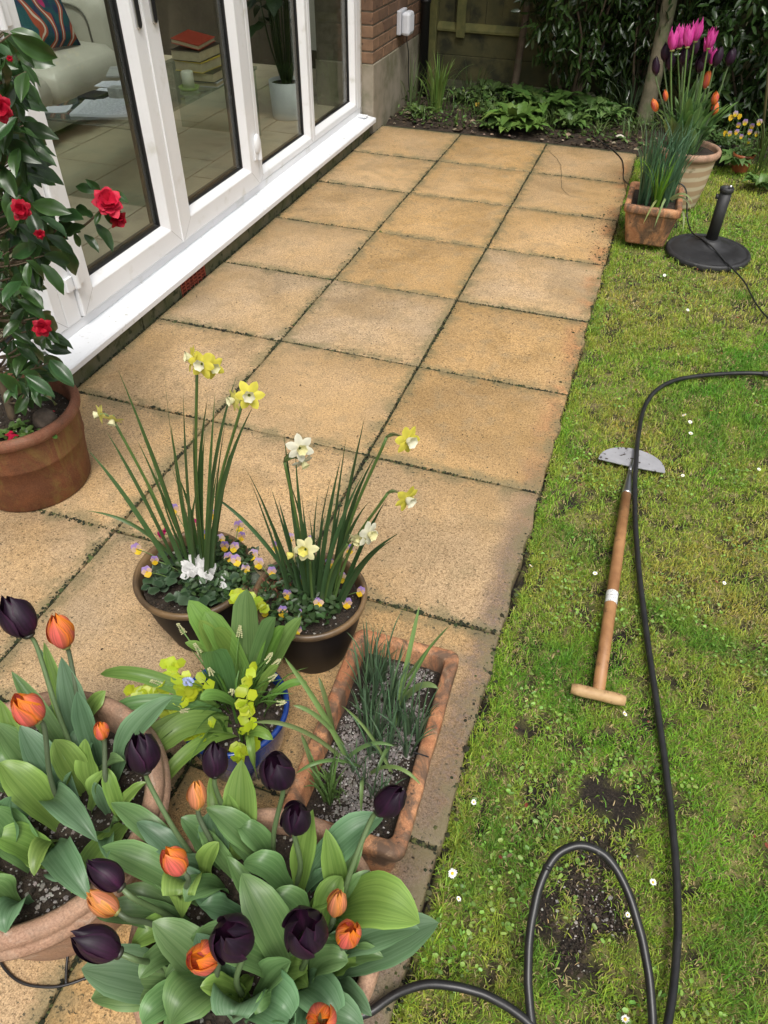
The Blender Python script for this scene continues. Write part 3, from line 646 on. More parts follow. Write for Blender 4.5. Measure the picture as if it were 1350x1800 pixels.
def rosette(label, u, v, n, L, half, C, z=.01, name='leafy_plant', flower=None, rip=.25, spread=.8):
    if name == 'leafy_plant': L *= 1.75; half *= 1.5; n = int(n * 1.5); C = np.array(C) * 1.35
    c = PZ(u, v, z); t = thing(name, label, 'plant', c); mb = MB()
    for i in range(n):
        a = i * 2.4 + rng.uniform(-.3, .3); o = np.array([math.cos(a), math.sin(a), 0]); l = L * rng.uniform(.6, 1.1); s = spread * rng.uniform(.6, 1.1)
        b = c + o * .01; tp = b + o * l * s + UP * l * (.75 - .5 * s) * rng.uniform(.4, 1.1); ct = b + o * l * .35 + UP * l * .5
        ribbon(mb, bez(b, ct, tp, 8), half * rng.uniform(.7, 1.1), 'oval', UP * .8 - o * .5, m=4, fold=.25, rip=rip, rf=22, C=jcol(C, 1, .3, .08)[0])
    mb.obj('foliage', M_leaf, t); return t
rosette('broad-leaved bright plant at the front of the far bed', 905, 222, 26, .17, .030, (.10, .17, .035))
rosette('low leafy plant left of the bright bed plant', 872, 212, 16, .13, .026, (.07, .12, .03))
rosette('tall-leaved foxglove-like plant in the middle of the bed', 950, 205, 22, .20, .032, (.075, .135, .03))
rosette('dark leafy plant against the gravel boards behind the bed', 860, 175, 20, .15, .022, (.05, .08, .025))
rosette('leafy plant between the slender trunk and the hedge', 990, 190, 24, .17, .030, (.06, .11, .028))
rosette('low green plant at the bed edge by the cable', 1000, 225, 20, .12, .022, (.09, .15, .04))
rosette('small dandelion-like weed by the house corner of the bed', 735, 205, 14, .10, .012, (.07, .11, .03))
rosette('low weed at the foot of the fence near the batten', 810, 180, 14, .12, .012, (.06, .09, .03))
rosette('low leafy weed behind the round tulip pot', 1290, 290, 20, .11, .022, (.10, .17, .05))
rosette('leafy ground plant at the far right lawn edge', 1335, 330, 18, .09, .018, (.11, .19, .05), z=-.02)
rosette('leafy undergrowth below the glossy shrub', 1240, 215, 26, .18, .026, (.055, .10, .028))
rosette('round-leaved weed left of the small viola pot', 1270, 262, 14, .12, .024, (.075, .13, .04))
rosette('spreading green plant filling the bed left of the sword leaves', 1030, 205, 22, .17, .026, (.065, .12, .03))
rosette('upright leafy plant just behind the bright bed plant', 925, 190, 22, .17, .026, (.06, .11, .028))
rosette('pale green leafy plant beside the square pot in the bed', 1065, 215, 20, .14, .022, (.12, .20, .06))
rosette('low weed by the foot of the slender trunk', 900, 180, 18, .13, .02, (.055, .10, .028))
rosette('leafy mass under the hedge at the back of the bed', 1050, 170, 26, .18, .024, (.045, .085, .024))
rosette('dark leafy plant beneath the pale trunk', 1120, 170, 24, .18, .024, (.05, .095, .026))
clump('grass_clump', 'wispy grasses in front of the gravel boards', 'plant', 830, 172, 26, .26, .0035, .55, (.08, .12, .035), .1)
clump('grass_clump', 'long arching grass beside the pale trunk', 'plant', 1110, 160, 60, .55, .007, .6, (.13, .20, .055), .12)
clump('grass_clump', 'feathery grass leaning out from the hedge', 'plant', 1040, 140, 40, .6, .006, .7, (.11, .17, .05), .12)
rosette('bright leafy plant hanging over the far edge of the paving', 930, 232, 18, .11, .020, (.11, .19, .04))
rosette('low lime green plant at the bed edge near the middle slab joint', 890, 232, 14, .09, .018, (.12, .20, .045))
rosette('small leafy seedling at the front of the bare soil', 860, 226, 9, .07, .014, (.10, .17, .045))
pr_ = rosette('yellow primrose blooming in the dark bed', 842, 200, 10, .07, .013, (.08, .13, .03), name='primrose')
c = PZ(840, 186, .06); mb = MB()
for i in range(5):
    a = i * 1.257; o = np.array([math.cos(a) * .7, math.sin(a) * .4 - .3, .6]); o = nrm(o)
    ribbon(mb, bez(c, c + o * .015, c + o * .026, 5), .012, 'petal', (0, -1, .5), m=2, fold=.1, C=(.75, .55, .10))
mb.obj('flower', M_petal, pr_)
mb = MB(); n = 5200; x = rng.uniform(-.55, 3.0, n); y = YB + .06 + (6.42 - YB - .06) * rng.random(n) ** .8; dn = vnoise(x, y, 4, 41) * .6 + vnoise(x, y, 12, 42) * .4 + .12 * (x > .1) + .1 * (y > 5.9); ok = dn > rng.uniform(.42, .62, n); x, y, dn = x[ok], y[ok], dn[ok]; k = len(x)
leafcloud(mb, np.c_[x, y, rng.uniform(.0, .10, k) * np.clip((y - YB) * 3, .2, 1)], rdir(k, -.1, .8), nrm(UP + rdir(k) * .6), rng.uniform(.02, .05, k), rng.uniform(.006, .013, k), jcol((.085, .145, .035), k, .5, .15), .15)
for _ in range(150): blades_clump(mb, (rng.uniform(-.5, 2.6), rng.uniform(YB + .12, 6.35), 0), 4, .16, .0028, .7, (.12, .19, .05), rad=.03, nseg=6)
tag(mb.obj('bed_undergrowth', M_leaf), 'tangled low green growth covering the far bed', 'undergrowth', kind='stuff')
sh = thing('shell', 'pale white shell lying at the bed edge by the cable', 'shell', PZ(1090, 240, .02))
mb = MB(); c = PZ(1090, 240, .018)
V = [c + np.array([.032 * math.cos(t) * s, .02 * math.sin(t) * s, .014 * (1 - s * s)]) for s in (1, .75, .45, .1) for t in np.linspace(0, 6.283, 12, endpoint=False)]
mb.add(V, [(k * 12 + i, k * 12 + (i + 1) % 12, k * 12 + 12 + (i + 1) % 12, k * 12 + 12 + i) for k in range(3) for i in range(12)]); mb.obj('shell_body', mat('shell', (.72, .68, .58), (.6, .55, .45), rough=.5, vs=60), sh)

# ============================================================ GRASS OF THE LAWN
def sward():
    mb = MB()
    def put(n, x0, x1, y0, y1, L, wd, edge=True):
        x = rng.uniform(x0, x1, n); y = rng.uniform(y0, y1, n)
        ok = (x > lawn_edge(y) + rng.normal(.002, .007, n)) & ~((x < 1.55) & (x > 1.2) & (y > 5.35))
        thin = soil_patch(x, y) > rng.uniform(.1, 1.05, n)
        dens = vnoise(x, y, 5, 8) * .5 + vnoise(x, y, 17, 9) * .5
        ok &= ~thin & (dens > rng.uniform(-.1, .42, n))
        x, y, dens = x[ok], y[ok], dens[ok]; k = len(x)
        z = -.038 + .010 * (vnoise(x, y, 6, 1) - .5)
        hue = vnoise(x, y, 2.6, 11) * .6 + vnoise(x, y, 9, 12) * .4
        c = np.array((.405, .505, .075)) + (hue[:, None] - .5) * np.array((.40, .02, .08)) * 1.1; tuft = np.clip((vnoise(x, y, 4.2, 31) * .6 + vnoise(x, y, 13, 32) * .4 - .55) * 5, 0, 1); c = c * (1 - tuft[:, None] * np.array((.48, .26, .3)))
        c = c * rng.uniform(.6, 1.35, (k, 1)) * (1 + rng.uniform(-.12, .12, (k, 3)))
        dk = rng.random(k) < .18; c[dk] *= np.array((.5, .72, .7))
        dry = rng.random(k) < .035 + .25 * np.clip(hue - .55, 0, 1) * 2 + .30 * (soil_patch(x, y) > .05); c[dry] = jcol((.62, .50, .25), dry.sum(), .35, .1)
        c = np.clip(c, .01, 1)
        a = rng.uniform(0, 6.283, k); l = L * rng.uniform(.45, 1.25, k) * (1 - .35 * dry) * (1 + .45 * tuft) * (.75 + .5 * vnoise(x, y, 40, 33)); le = rng.uniform(.35, 1.45, k) + .4 * dry
        o = np.c_[np.cos(a), np.sin(a), np.zeros(k)]; s = np.c_[-np.sin(a), np.cos(a), np.zeros(k)]
        tw = rng.uniform(-.9, .9, k)[:, None]; s2 = nrm(s + o * tw); b = np.c_[x, y, z]
        w_ = (wd * rng.uniform(.6, 1.3, k))[:, None]; l = l[:, None]; le = le[:, None]
        m1 = b + UP * l * .5 * np.cos(le * .5) + o * l * .5 * np.sin(le * .5)
        tp = m1 + UP * l * .5 * np.cos(le * 1.5) + o * l * .5 * np.sin(le * 1.5)
        V = np.stack([b - s2 * w_, b + s2 * w_, m1 + s2 * w_ * .85, m1 - s2 * w_ * .85, tp], 1)
        f4 = ((np.arange(k) * 5)[:, None] + np.array([0, 1, 2, 3])); f3 = ((np.arange(k) * 5)[:, None] + np.array([3, 2, 4]))
        n0 = mb.n; mb.add(V.reshape(-1, 3), f4, np.repeat(c, 5, axis=0)); mb.F.append(f3 + n0)
    put(105000, 1.185, 2.15, .15, 1.6, .024, .00105)
    put(80000, 1.185, 2.35, 1.6, 3.2, .026, .0014)
    put(62000, 1.185, 2.7, 3.2, 5.6, .030, .0019)
    put(20000, 2.1, 3.2, .2, 3.2, .03, .002)
    put(9000, 1.195, 1.235, .1, 5.4, .040, .0013)
    # longer tufts over the cut edge
    n = 2600; y = rng.uniform(.1, 5.2, n)
    return mb
tag(sward().obj('grass', M_grass), 'short patchy green grass of the lawn', 'grass', kind='stuff')
# clover and other small round-leaved weeds, in patches
mb = MB(); n = 16000; x = rng.uniform(1.21, 2.3, n); y = rng.uniform(.1, 4.6, n)
d = vnoise(x, y, 6.5, 21) * .65 + vnoise(x, y, 19, 22) * .35; ok = (d > .60) & (x > lawn_edge(y) + .012) & (soil_patch(x, y) < .75); x, y, d = x[ok], y[ok], d[ok]; k = len(x)
a = rdir(k, .0, .4); p = np.c_[x, y, rng.uniform(-.03, -.012, k)]
leafcloud(mb, p, a, nrm(UP + rdir(k) * .45), rng.uniform(.006, .014, k), rng.uniform(.0025, .005, k), jcol((.23, .37, .07), k, .45, .15), .1, True)
tag(mb.obj('clover', M_leaf), 'clover and broad-leaved weeds spread through the lawn', 'weeds', kind='stuff')
# perlite and grit on the bare soil
mb = MB(); n = 3200; c = PZ(1045, 1590, -.03); x = c[0] + rng.normal(0, .05, n); y = c[1] + rng.normal(0, .075, n) ; ok = soil_patch(x, y) > .25; x, y = x[ok], y[ok]; k = len(x)
cc = jcol((.055, .04, .028), k, .6, .1); s = rng.random(k) < .07; cc[s] = jcol((.42, .40, .36), s.sum(), .3, .05)
lumps(mb, np.c_[x, y, np.full(k, -.04)], rng.gamma(2, .0006, k) + .0006, cc, .9); tag(mb.obj('soil_grit', M_moss), 'white grit and crumbs on the bare soil patch in the lawn', 'grit', kind='stuff')
# daisies
M_daisy = mat('daisy_petal', (.85, .85, .82), rough=.5); M_daisyc = mat('daisy_centre', (.75, .48, .03), rough=.7)
DAISY = [(795, 1535, 1.25, 'white daisy open in the grass just right of the patio by the front pot'), (833, 1410, .8, 'small white daisy by the patio edge beside the trough'), (806, 1580, .7, 'white daisy bud on the lawn below the open daisy by the patio'),
 (1148, 1551, .9, 'white daisy head between the hose loop and the long hose'), (1103, 1608, .7, 'small white daisy inside the arch of hose'), (1099, 1792, 1.0, 'white daisy at the bottom edge inside the hose loop'),
 (1098, 1255, .9, 'white daisy just below the T-handle of the edging tool'), (1203, 730, 1.0, 'uppermost of three white daisies right of the hose bend'), (1213, 742, 1.0, 'middle of three white daisies right of the hose bend'), (1214, 762, 1.0, 'lowest of three white daisies right of the hose bend'),
 (1200, 836, .8, 'tiny daisy just right of the half-moon blade'), (933, 995, .8, 'cream daisy beside the patio edge, left of the tool shaft'), (1046, 1008, .9, 'pale daisy left of the wooden shaft above the sticker'), (1273, 1025, .8, 'lone white daisy on the right side of the lawn'),
 (1168, 484, 1.0, 'white daisy in the far lawn below the umbrella base'), (1302, 614, 1.0, 'daisy near the right edge above the hose'), (1209, 545, .9, 'daisy in the lawn midway between patio and umbrella base'), (1334, 825, .8, 'small daisy at the right edge level with the half-moon blade')]
for (u, v, s, lab) in DAISY:
    c = PZ(u, v, -.008); t = thing('daisy', lab, 'daisy', (c[0], c[1], -.035), 'daisies in the lawn'); tilt = rdir(1, .75, 1)[0]
    q = np.array(Vector((0, 0, 1)).rotation_difference(Vector(tilt)).to_matrix())
    mb = MB()
    for i in range(14):
        a = i * .4488 + rng.uniform(-.08, .08); o = np.array([math.cos(a), math.sin(a), 0]); l = .0085 * s * rng.uniform(.85, 1.1)
        P = np.array([o * .002 * s, o * l * .6 + UP * .001 * s, o * l + UP * .0015 * s]) @ q.T + c
        ribbon(mb, P, .0017 * s, 'petal', tilt, m=2, fold=.1)
    mb.obj('petals', M_daisy, t)
    mb = MB(); sphere(mb, c + tilt * .0006, .0030 * s * np.array([1, 1, .7]), None, 8, 5); mb.obj('centre', M_daisyc, t)
    mb = MB(); tube(mb, [(c[0], c[1], -.04), c - tilt * .001], .0008, 5, (.12, .2, .04)); mb.obj('stem', M_stem, t)

# ============================================================ THE ROOM'S FURNITURE
M_leather = mat('cream_leather', (.47, .44, .37), (.38, .36, .30), rough=.42, vs=3, bs=40, bst=.25, bd=.004)
def cushion(mb, lo, hi, r=.08, n=10):
    lo, hi = np.array(lo, float), np.array(hi, float); c, h = (lo + hi) / 2, (hi - lo) / 2
    u = np.linspace(-1, 1, n); 
    for ax in range(3):
        for s in (-1, 1):
            A, B = np.meshgrid(u, u); Pq = np.zeros((n, n, 3)); o = [i for i in range(3) if i != ax]
            Pq[..., ax] = s; Pq[..., o[0]] = A; Pq[..., o[1]] = B
            q = Pq * h; inner = np.clip(q, -(h - r), h - r); d = q - inner; L = np.linalg.norm(d, axis=-1, keepdims=True); q = inner + d / np.maximum(L, 1e-9) * r
            q = q + Pq * 0.02 * (1 - (Pq ** 2).mean(-1, keepdims=True)); 
            idx = np.arange(n * n).reshape(n, n); F = np.stack([idx[:-1, :-1], idx[:-1, 1:], idx[1:, 1:], idx[1:, :-1]], -1).reshape(-1, 4)
            mb.add((q + c).reshape(-1, 3), F)
    return mb
sofa = thing('sofa', 'cream leather sofa seen through the left door pane', 'sofa', (-2.6, 3.6, ZF))
mb = MB(); cushion(mb, (-3.1, 2.1, ZF + .06), (-2.12, 4.78, .36), .05); mb.obj('base', M_leather, sofa)
for (a, b) in ((2.3, 3.87), (3.88, 4.60)): mb = MB(); cushion(mb, (-2.90, a, .30), (-2.04, b, .545), .115); mb.obj('seat_cushion', M_leather, sofa)
mb = MB(); cushion(mb, (-3.20, 2.2, .4), (-2.82, 4.7, 1.0), .10); mb.obj('backrest', M_leather, sofa)
mb = MB(); cushion(mb, (-3.1, 4.58, ZF + .06), (-2.16, 4.82, .80), .10); ar = mb.obj('armrest', M_leather, sofa)
mb = MB(); P = smooth_path([(-2.75, 4.567, .56), (-2.74, 4.567, .68), (-2.66, 4.567, .735), (-2.38, 4.567, .735), (-2.28, 4.567, .68), (-2.26, 4.567, .52)], 5); tube(mb, P, .006, 5); mb.obj('piping', mat('dark_piping', (.10, .09, .07), rough=.6), ar)
# patterned cushion
def ikat():
    m, nt, p, out = newmat('ikat_fabric'); uv = nt.nodes.new('ShaderNodeUVMap'); mp = nt.nodes.new('ShaderNodeMapping'); nt.links.new(uv.outputs[0], mp.inputs[0]); mp.inputs['Scale'].default_value = (2.6, 1.7, 1)
    w_ = nt.nodes.new('ShaderNodeTexWave'); w_.wave_type = 'BANDS'; w_.inputs['Scale'].default_value = .5; w_.inputs['Distortion'].default_value = 26; w_.inputs['Detail'].default_value = 2; w_.inputs['Detail Scale'].default_value = .8
    nt.links.new(mp.outputs[0], w_.inputs[0]); f = w_.outputs['Fac']
    n = noise(nt, 2.2, 2, .5, mp.outputs[0])
    c = mixc(nt, (.012, .075, .085), (.02, .03, .085), rng_(nt, n, .45, .6))
    c = mixc(nt, c, (.36, .065, .03), rng_(nt, f, .60, .68)); c = mixc(nt, c, (.62, .52, .42), rng_(nt, f, .955, .985))
    c = mixc(nt, c, (.42, .02, .12), rng_(nt, noise(nt, 1.6, 1, .5, mp.outputs[0]), .64, .70))
    nt.links.new(c, p.inputs['Base Color']); p.inputs['Roughness'].default_value = .85; return m
pb_ = PZ(84, 92, .56); th = thing('throw_cushion', 'teal and rust patterned cushion leaning on the sofa', 'cushion', tuple(pb_))
mb = MB(); n = 14; u = np.linspace(-1, 1, n); A, B = np.meshgrid(u, u)
t = .075 * ((1 - A ** 4) * (1 - B ** 4)) ** .5
ax_ = nrm(np.array([.25, .95, 0.0])); ay = nrm(np.array([-.30, .05, .95])); az = np.cross(ax_, ay); c0 = pb_ + np.array([-.07, .06, .20])
for s in (-1, 1):
    k = (1 - .06 * (1 - np.abs(A)) * np.abs(B)) ; V = c0 + (A * .215 * (1 - .07 * (1 - B ** 2)))[..., None] * ax_ + (B * .215 * (1 - .07 * (1 - A ** 2)))[..., None] * ay + (s * t)[..., None] * az
    idx = np.arange(n * n).reshape(n, n); F = np.stack([idx[:-1, :-1], idx[:-1, 1:], idx[1:, 1:], idx[1:, :-1]], -1).reshape(-1, 4)
    mb.add(V.reshape(-1, 3), F, None, np.c_[(A.ravel() + 1) / 2, (B.ravel() + 1) / 2])
mb.obj('cover', ikat(), th)
# glass coffee table
M_tglass = mat('table_glass', (.20, .26, .24), rough=.03, spec=.8)
ct = thing('coffee_table', 'glass-topped coffee table behind the doors', 'table', (-1.35, 3.75, ZF))
mb = MB(); mb.box((-1.62, 3.15, .505), (-1.045, 4.45, .520))
m, nt, p, out = newmat('table_top_glass'); nt.nodes.remove(p); lw = nt.nodes.new('ShaderNodeLayerWeight'); lw.inputs[0].default_value = .5
tr = nt.nodes.new('ShaderNodeBsdfTransparent'); tr.inputs[0].default_value = (.82, .87, .85, 1); gl = nt.nodes.new('ShaderNodeBsdfGlossy'); gl.inputs['Roughness'].default_value = .02
mx = nt.nodes.new('ShaderNodeMixShader'); nt.links.new(mth(nt, 'ADD', .05, mth(nt, 'MULTIPLY', mth(nt, 'POWER', lw.outputs['Facing'], 4.0), .9), True), mx.inputs[0]); nt.links.new(tr.outputs[0], mx.inputs[1]); nt.links.new(gl.outputs[0], mx.inputs[2]); nt.links.new(mx.outputs[0], out.inputs[0])
mb.obj('top', m, ct, smooth=False)
M_tleg = mat('pale_stone_leg', (.34, .29, .21), (.28, .24, .17), rough=.4, vs=4)
for (a, b) in ((3.16, 3.172), (4.43, 4.442)): mb = MB(); mb.box((-1.61, a, ZF), (-1.055, b, .504)); mb.obj('leg', m, ct, smooth=False)
# papers, books, candle
def paper_mat():
    m, nt, p, out = newmat('printed_paper'); uv = nt.nodes.new('ShaderNodeUVMap'); sp = nt.nodes.new('ShaderNodeSeparateXYZ'); nt.links.new(uv.outputs[0], sp.inputs[0])
    v = mth(nt, 'FRACT', mth(nt, 'MULTIPLY', sp.outputs[1], 16)); line = mth(nt, 'MULTIPLY', rng_(nt, v, .58, .62), rng_(nt, noise(nt, 26, 3, .6, uv.outputs[0]), .42, .55))
    ins = mth(nt, 'MULTIPLY', rng_(nt, sp.outputs[0], .10, .12), rng_(nt, sp.outputs[0], .9, .88))
    nt.links.new(mixc(nt, (.72, .73, .78), (.22, .22, .27), mth(nt, 'MULTIPLY', line, mth(nt, 'MULTIPLY', ins, .75))), p.inputs['Base Color']); p.inputs['Roughness'].default_value = .7; return m
M_paper = paper_mat()
def sheet(name, label, c, sx, sy, rot, z, mat_, h=.004, cat='paper', curl=.012):
    t = thing(name, label, cat, (c[0], c[1], z)); n = 8; u = np.linspace(-1, 1, n); A, B = np.meshgrid(u, u); ca, sa = math.cos(rot), math.sin(rot)
    Z = z + h + curl * np.clip(A + B - 1.0, 0, 1) + .002 * np.sin(A * 3 + B * 2)
    mb = MB(); X = A * sx / 2; Y = B * sy / 2; idx = np.arange(n * n).reshape(n, n)
    F = np.stack([idx[:-1, :-1], idx[:-1, 1:], idx[1:, 1:], idx[1:, :-1]], -1).reshape(-1, 4)
    for dz in (0, -h):
        mb.add(np.c_[(c[0] + X * ca - Y * sa).ravel(), (c[1] + X * sa + Y * ca).ravel(), (Z + dz).ravel()], F if dz == 0 else F[:, ::-1], None, np.c_[(A.ravel() + 1) / 2, (B.ravel() + 1) / 2])
    ring = np.concatenate([idx[0, :], idx[1:, -1], idx[-1, -2::-1], idx[-2:0:-1, 0]]); k = len(ring)
    mb.F.append(np.array([(ring[i], ring[(i + 1) % k], ring[(i + 1) % k] + n * n, ring[i] + n * n) for i in range(k)]))
    mb.obj('sheet', mat_, t, smooth=False); return t
zt = .5205
sheet('papers', 'stack of printed pages at the near end of the glass table', PZ(190, 192, zt), .30, .27, .35, zt, M_paper, .012)
sheet('papers', 'white letter lying behind the printed stack on the table', PZ(195, 165, zt), .21, .20, .2, zt, M_paper, .003)
sheet('papers', 'folded letter standing furthest among the papers', PZ(205, 151, zt), .20, .12, .25, zt + .006, M_paper, .003, curl=.05)
sheet('envelope', 'small white envelope at the left end of the glass table', PZ(100, 193, zt), .13, .10, .3, zt, M_paper, .003)
sheet('magazine', 'grey magazine on the table beside the sofa', PZ(222, 127, zt), .20, .24, .5, zt, mat('magazine_cover', (.30, .30, .30), (.42, .42, .40), rough=.4, vs=18), .008, 'magazine')
bx_ = thing('small_box', 'small grey patterned box among the papers', 'box', PZ(208, 178, zt)); c = PZ(212, 172, zt); mb = MB(); mb.box((c[0] - .05, c[1] - .03, zt + .002), (c[0] + .05, c[1] + .03, zt + .05)); mb.obj('box_body', mat('grey_box', (.34, .34, .31), (.5, .5, .47), rough=.5, vs=40), bx_, smooth=False, bevel=.003)
case = thing('glasses_case', 'dark flat case under the letters on the table', 'case', PZ(172, 171, zt)); c = PZ(172, 171, zt); mb = MB(); mb.box((c[0] - .06, c[1] - .09, zt), (c[0] + .05, c[1] + .05, zt + .02)); mb.obj('case_body', M_hand, case, smooth=False, bevel=.006)
M_page = mat('book_pages', (.55, .47, .30), (.48, .40, .25), rough=.8, vs=30, bs=300, bst=.4, bd=.001)
def book(label, c, sx, sy, h, rot, z, cover, tilt=0):
    t = thing('book', label, 'book', (c[0], c[1], z), 'books stacked on the glass table')
    def B(lo, hi):
        m_ = MB().box(lo, hi); V = m_.V[0]; ca, sa = math.cos(rot), math.sin(rot); V = V.copy(); V[:, 2] += tilt * (V[:, 0] + sx / 2)
        m_.V[0] = np.c_[c[0] + V[:, 0] * ca - V[:, 1] * sa, c[1] + V[:, 0] * sa + V[:, 1] * ca, z + V[:, 2]]; return m_
    B((-sx / 2, -sy / 2, .003), (sx / 2 - .004, sy / 2, h - .003)).obj('pages', M_page, t, smooth=False)
    B((-sx / 2 - .002, -sy / 2 - .003, 0), (sx / 2, sy / 2 + .003, .0028)).obj('cover', cover, t, smooth=False); B((-sx / 2 - .002, -sy / 2 - .003, h - .0028), (sx / 2, sy / 2 + .003, h)).obj('cover', cover, t, smooth=False)
MC = lambda n, c: mat('cover_' + n, c, rough=.4)
bc = np.array([-1.165, 4.03, 0]); z = zt
for (lab, sx, sy, h, rot, cv, off, tl) in [('thin white book at the bottom of the stack', .19, .25, .022, .1, MC('white', (.5, .48, .5)), (.03, .02), 0), ('yellow-edged book above the white one', .20, .24, .045, .05, MC('dark', (.05, .04, .03)), (.02, .01), 0),
      ('thick paperback with a yellow slip in the middle of the stack', .17, .24, .048, -.05, MC('yellow', (.62, .46, .06)), (-.005, .0), 0), ('thick pale paperback near the top of the stack', .17, .24, .05, 0.0, MC('dark', (.05, .04, .03)), (-.02, 0), 0), ('open red book lying on top of the stack', .15, .23, .022, .12, MC('red', (.45, .06, .03)), (-.03, .0), -.18)]:
    book(lab, bc + np.array([off[0], off[1], 0]), sx, sy, h, rot, z + (.03 if tl else 0), cv, tl); z += h + .0008
cn = thing('candle', 'white candle in a glass dish on the coffee table', 'candle', PZ(332, 158, zt)); c = PZ(333, 157, zt)
mb = MB(); lathe(mb, [(.0, .005), (.031, .005), (.031, .085), (.027, .088), (.0, .084)], c, 24); mb.obj('wax', mat('candle_wax', (.66, .66, .52), rough=.4), cn)
mb = MB(); lathe(mb, [(.0, .001), (.05, .001), (.058, .016), (.054, .016), (.047, .004), (0, .004)], c, 24); mb.obj('dish', mat('green_dish', (.26, .36, .10), (.4, .5, .2), rough=.1, vs=30), cn)
# house plant
hp = thing('potted_houseplant', 'dark-leaved houseplant in a white pot behind the glass', 'plant', (-1.06, 4.87, ZF)); c = np.array([-1.06, 4.87, ZF])
mb = MB(); lathe(mb, [(0, .0), (.10, .0), (.105, .01), (.115, .22), (.112, .22), (.10, .20), (0, .19)], c, 32); mb.obj('pot', mat('white_ceramic', (.62, .62, .60), rough=.35), hp)
mb = MB(); lathe(mb, [(0, .205), (.108, .200)], c, 24); mb.obj('soil', M_soil, hp)
for i in range(30):
    a = rng.uniform(0, 6.28); o = np.array([math.cos(a), math.sin(a), 0]); h = rng.uniform(.35, 1.0); b = c + UP * .2 + o * .03; k = c + o * rng.uniform(.05, .22) + UP * (h + .15); l = rng.uniform(.16, .30)
    mb = MB(); ribbon(mb, bez(k, k + o * l * .5 + UP * .05, k + o * l - UP * .06, 8), rng.uniform(.035, .06), 'oval', UP, m=4, fold=.2, rip=.2, rf=18, C=jcol((.03, .05, .02), 1, .3)[0]); tube(mb, smooth_path([b, (b + k) / 2 + o * .02, k], 4), .005, 5, (.04, .06, .02)); mb.obj('leaf', M_leaf, hp)
mb = MB(); mb.box((-1.66, 6.10, ZF), (-1.60, 6.153, 2.3)); tag(mb.obj('door_post', M_brown, smooth=False), kind='structure')

# ============================================================ POTS AND PLANTS ON THE PATIO
def terracotta(name, c1, c2, algae, bloom, grime=.5, bl=.5, flecks=.5, lo=.47, hi=.70):
    m, nt, p, out = newmat(name); P = pos(nt)
    c = mixc(nt, c1, c2, rng_(nt, noise(nt, 7, 6, .65, P, .6), .36, .64))
    c = mixc(nt, mixc(nt, c, (.80, .78, .76), 1.0, 'MULTIPLY'), mixc(nt, c, (1.15, 1.15, 1.15), 1.0, 'MULTIPLY'), rng_(nt, noise(nt, 260, 3, .7, P), .35, .65))
    mp = nt.nodes.new('ShaderNodeMapping'); nt.links.new(P, mp.inputs[0]); mp.inputs['Scale'].default_value = (1, 1, .35)
    c = mixc(nt, c, algae, mth(nt, 'MULTIPLY', rng_(nt, noise(nt, 13, 7, .68, mp.outputs[0], .8), lo, hi), grime))
    c = mixc(nt, c, bloom, mth(nt, 'MULTIPLY', rng_(nt, noise(nt, 19, 7, .72, P, 1.0), .53, .72), bl))
    c = mixc(nt, c, (.05, .035, .025), mth(nt, 'MULTIPLY', rng_(nt, noise(nt, 85, 4, .7, P), .60, .70), flecks))
    nt.links.new(c, p.inputs['Base Color']); nt.links.new(rng_(nt, noise(nt, 15, 3, .5, P), .3, .7, .65, .92), p.inputs['Roughness'])
    bump(nt, p, mth(nt, 'ADD', noise(nt, 160, 4, .7, P), mth(nt, 'MULTIPLY', noise(nt, 22, 3, .6, P), 1.4)), .5, .003); MATS[name] = m; return m
M_terra = terracotta('terracotta', (.40, .18, .095), (.32, .135, .07), (.15, .10, .055), (.48, .34, .24))
M_terra_pale = terracotta('terracotta_pale', (.43, .265, .175), (.34, .20, .13), (.20, .145, .10), (.55, .45, .36), .7, .7, .35)
M_terra_old = terracotta('terracotta_old', (.36, .145, .065), (.54, .27, .13), (.12, .075, .048), (.58, .40, .26), .95, .6, .9, .42, .60)
M_terra_cam = terracotta('terracotta_algae', (.20, .072, .028), (.135, .05, .02), (.21, .15, .038), (.22, .11, .05), .85, .25, .4)
M_compost = mat('compost', (.022, .016, .011), (.05, .036, .024), rough=.95, vs=70, bs=200, bst=1, bd=.006)
def round_pot(name, label, cx, cy, prof, mat_, soil_z, soil_r, grit=None, gritc=(.33, .31, .28), ng=1600, matr=None, cat='flower pot', rimprof=None):
    t = thing(name, label, cat, (cx, cy, 0)); c = np.array([cx, cy, 0])
    mb = MB(); lathe(mb, prof, c, 72, wob=.004); mb.obj('body', mat_, t)
    if rimprof: mb = MB(); lathe(mb, rimprof, c, 72, wob=.004); mb.obj('rim', matr or mat_, t)
    mb = MB(); rr = np.linspace(0, soil_r, 12); n = 40; th_ = np.linspace(0, 6.283, n, endpoint=False)
    V = [(cx + r * math.cos(a), cy + r * math.sin(a), soil_z + .012 * (vnoise(cx + r * math.cos(a), cy + r * math.sin(a), 25, 2) - .5) + .008 * (1 - (r / soil_r) ** 2)) for r in rr for a in th_]
    mb.add(V, [(k * n + i, k * n + (i + 1) % n, k * n + n + (i + 1) % n, k * n + n + i) for k in range(11) for i in range(n)]); mb.obj('compost', M_compost, t)
    if ng:
        mb = MB(); r = soil_r * .97 * np.sqrt(rng.random(ng)); a = rng.uniform(0, 6.283, ng); x, y = cx + r * np.cos(a), cy + r * np.sin(a)
        cc = jcol((.045, .032, .022), ng, .5, .1); s = rng.random(ng) < (grit or .15); cc[s] = jcol(gritc, s.sum(), .35, .06)
        lumps(mb, np.c_[x, y, soil_z + .004 + .008 * (1 - (r / soil_r) ** 2) + np.zeros(ng)], rng.gamma(2.2, .0007, ng) + .0008, cc, .8); tag(mb.obj('topdressing', M_moss, t), kind='stuff')
    return t
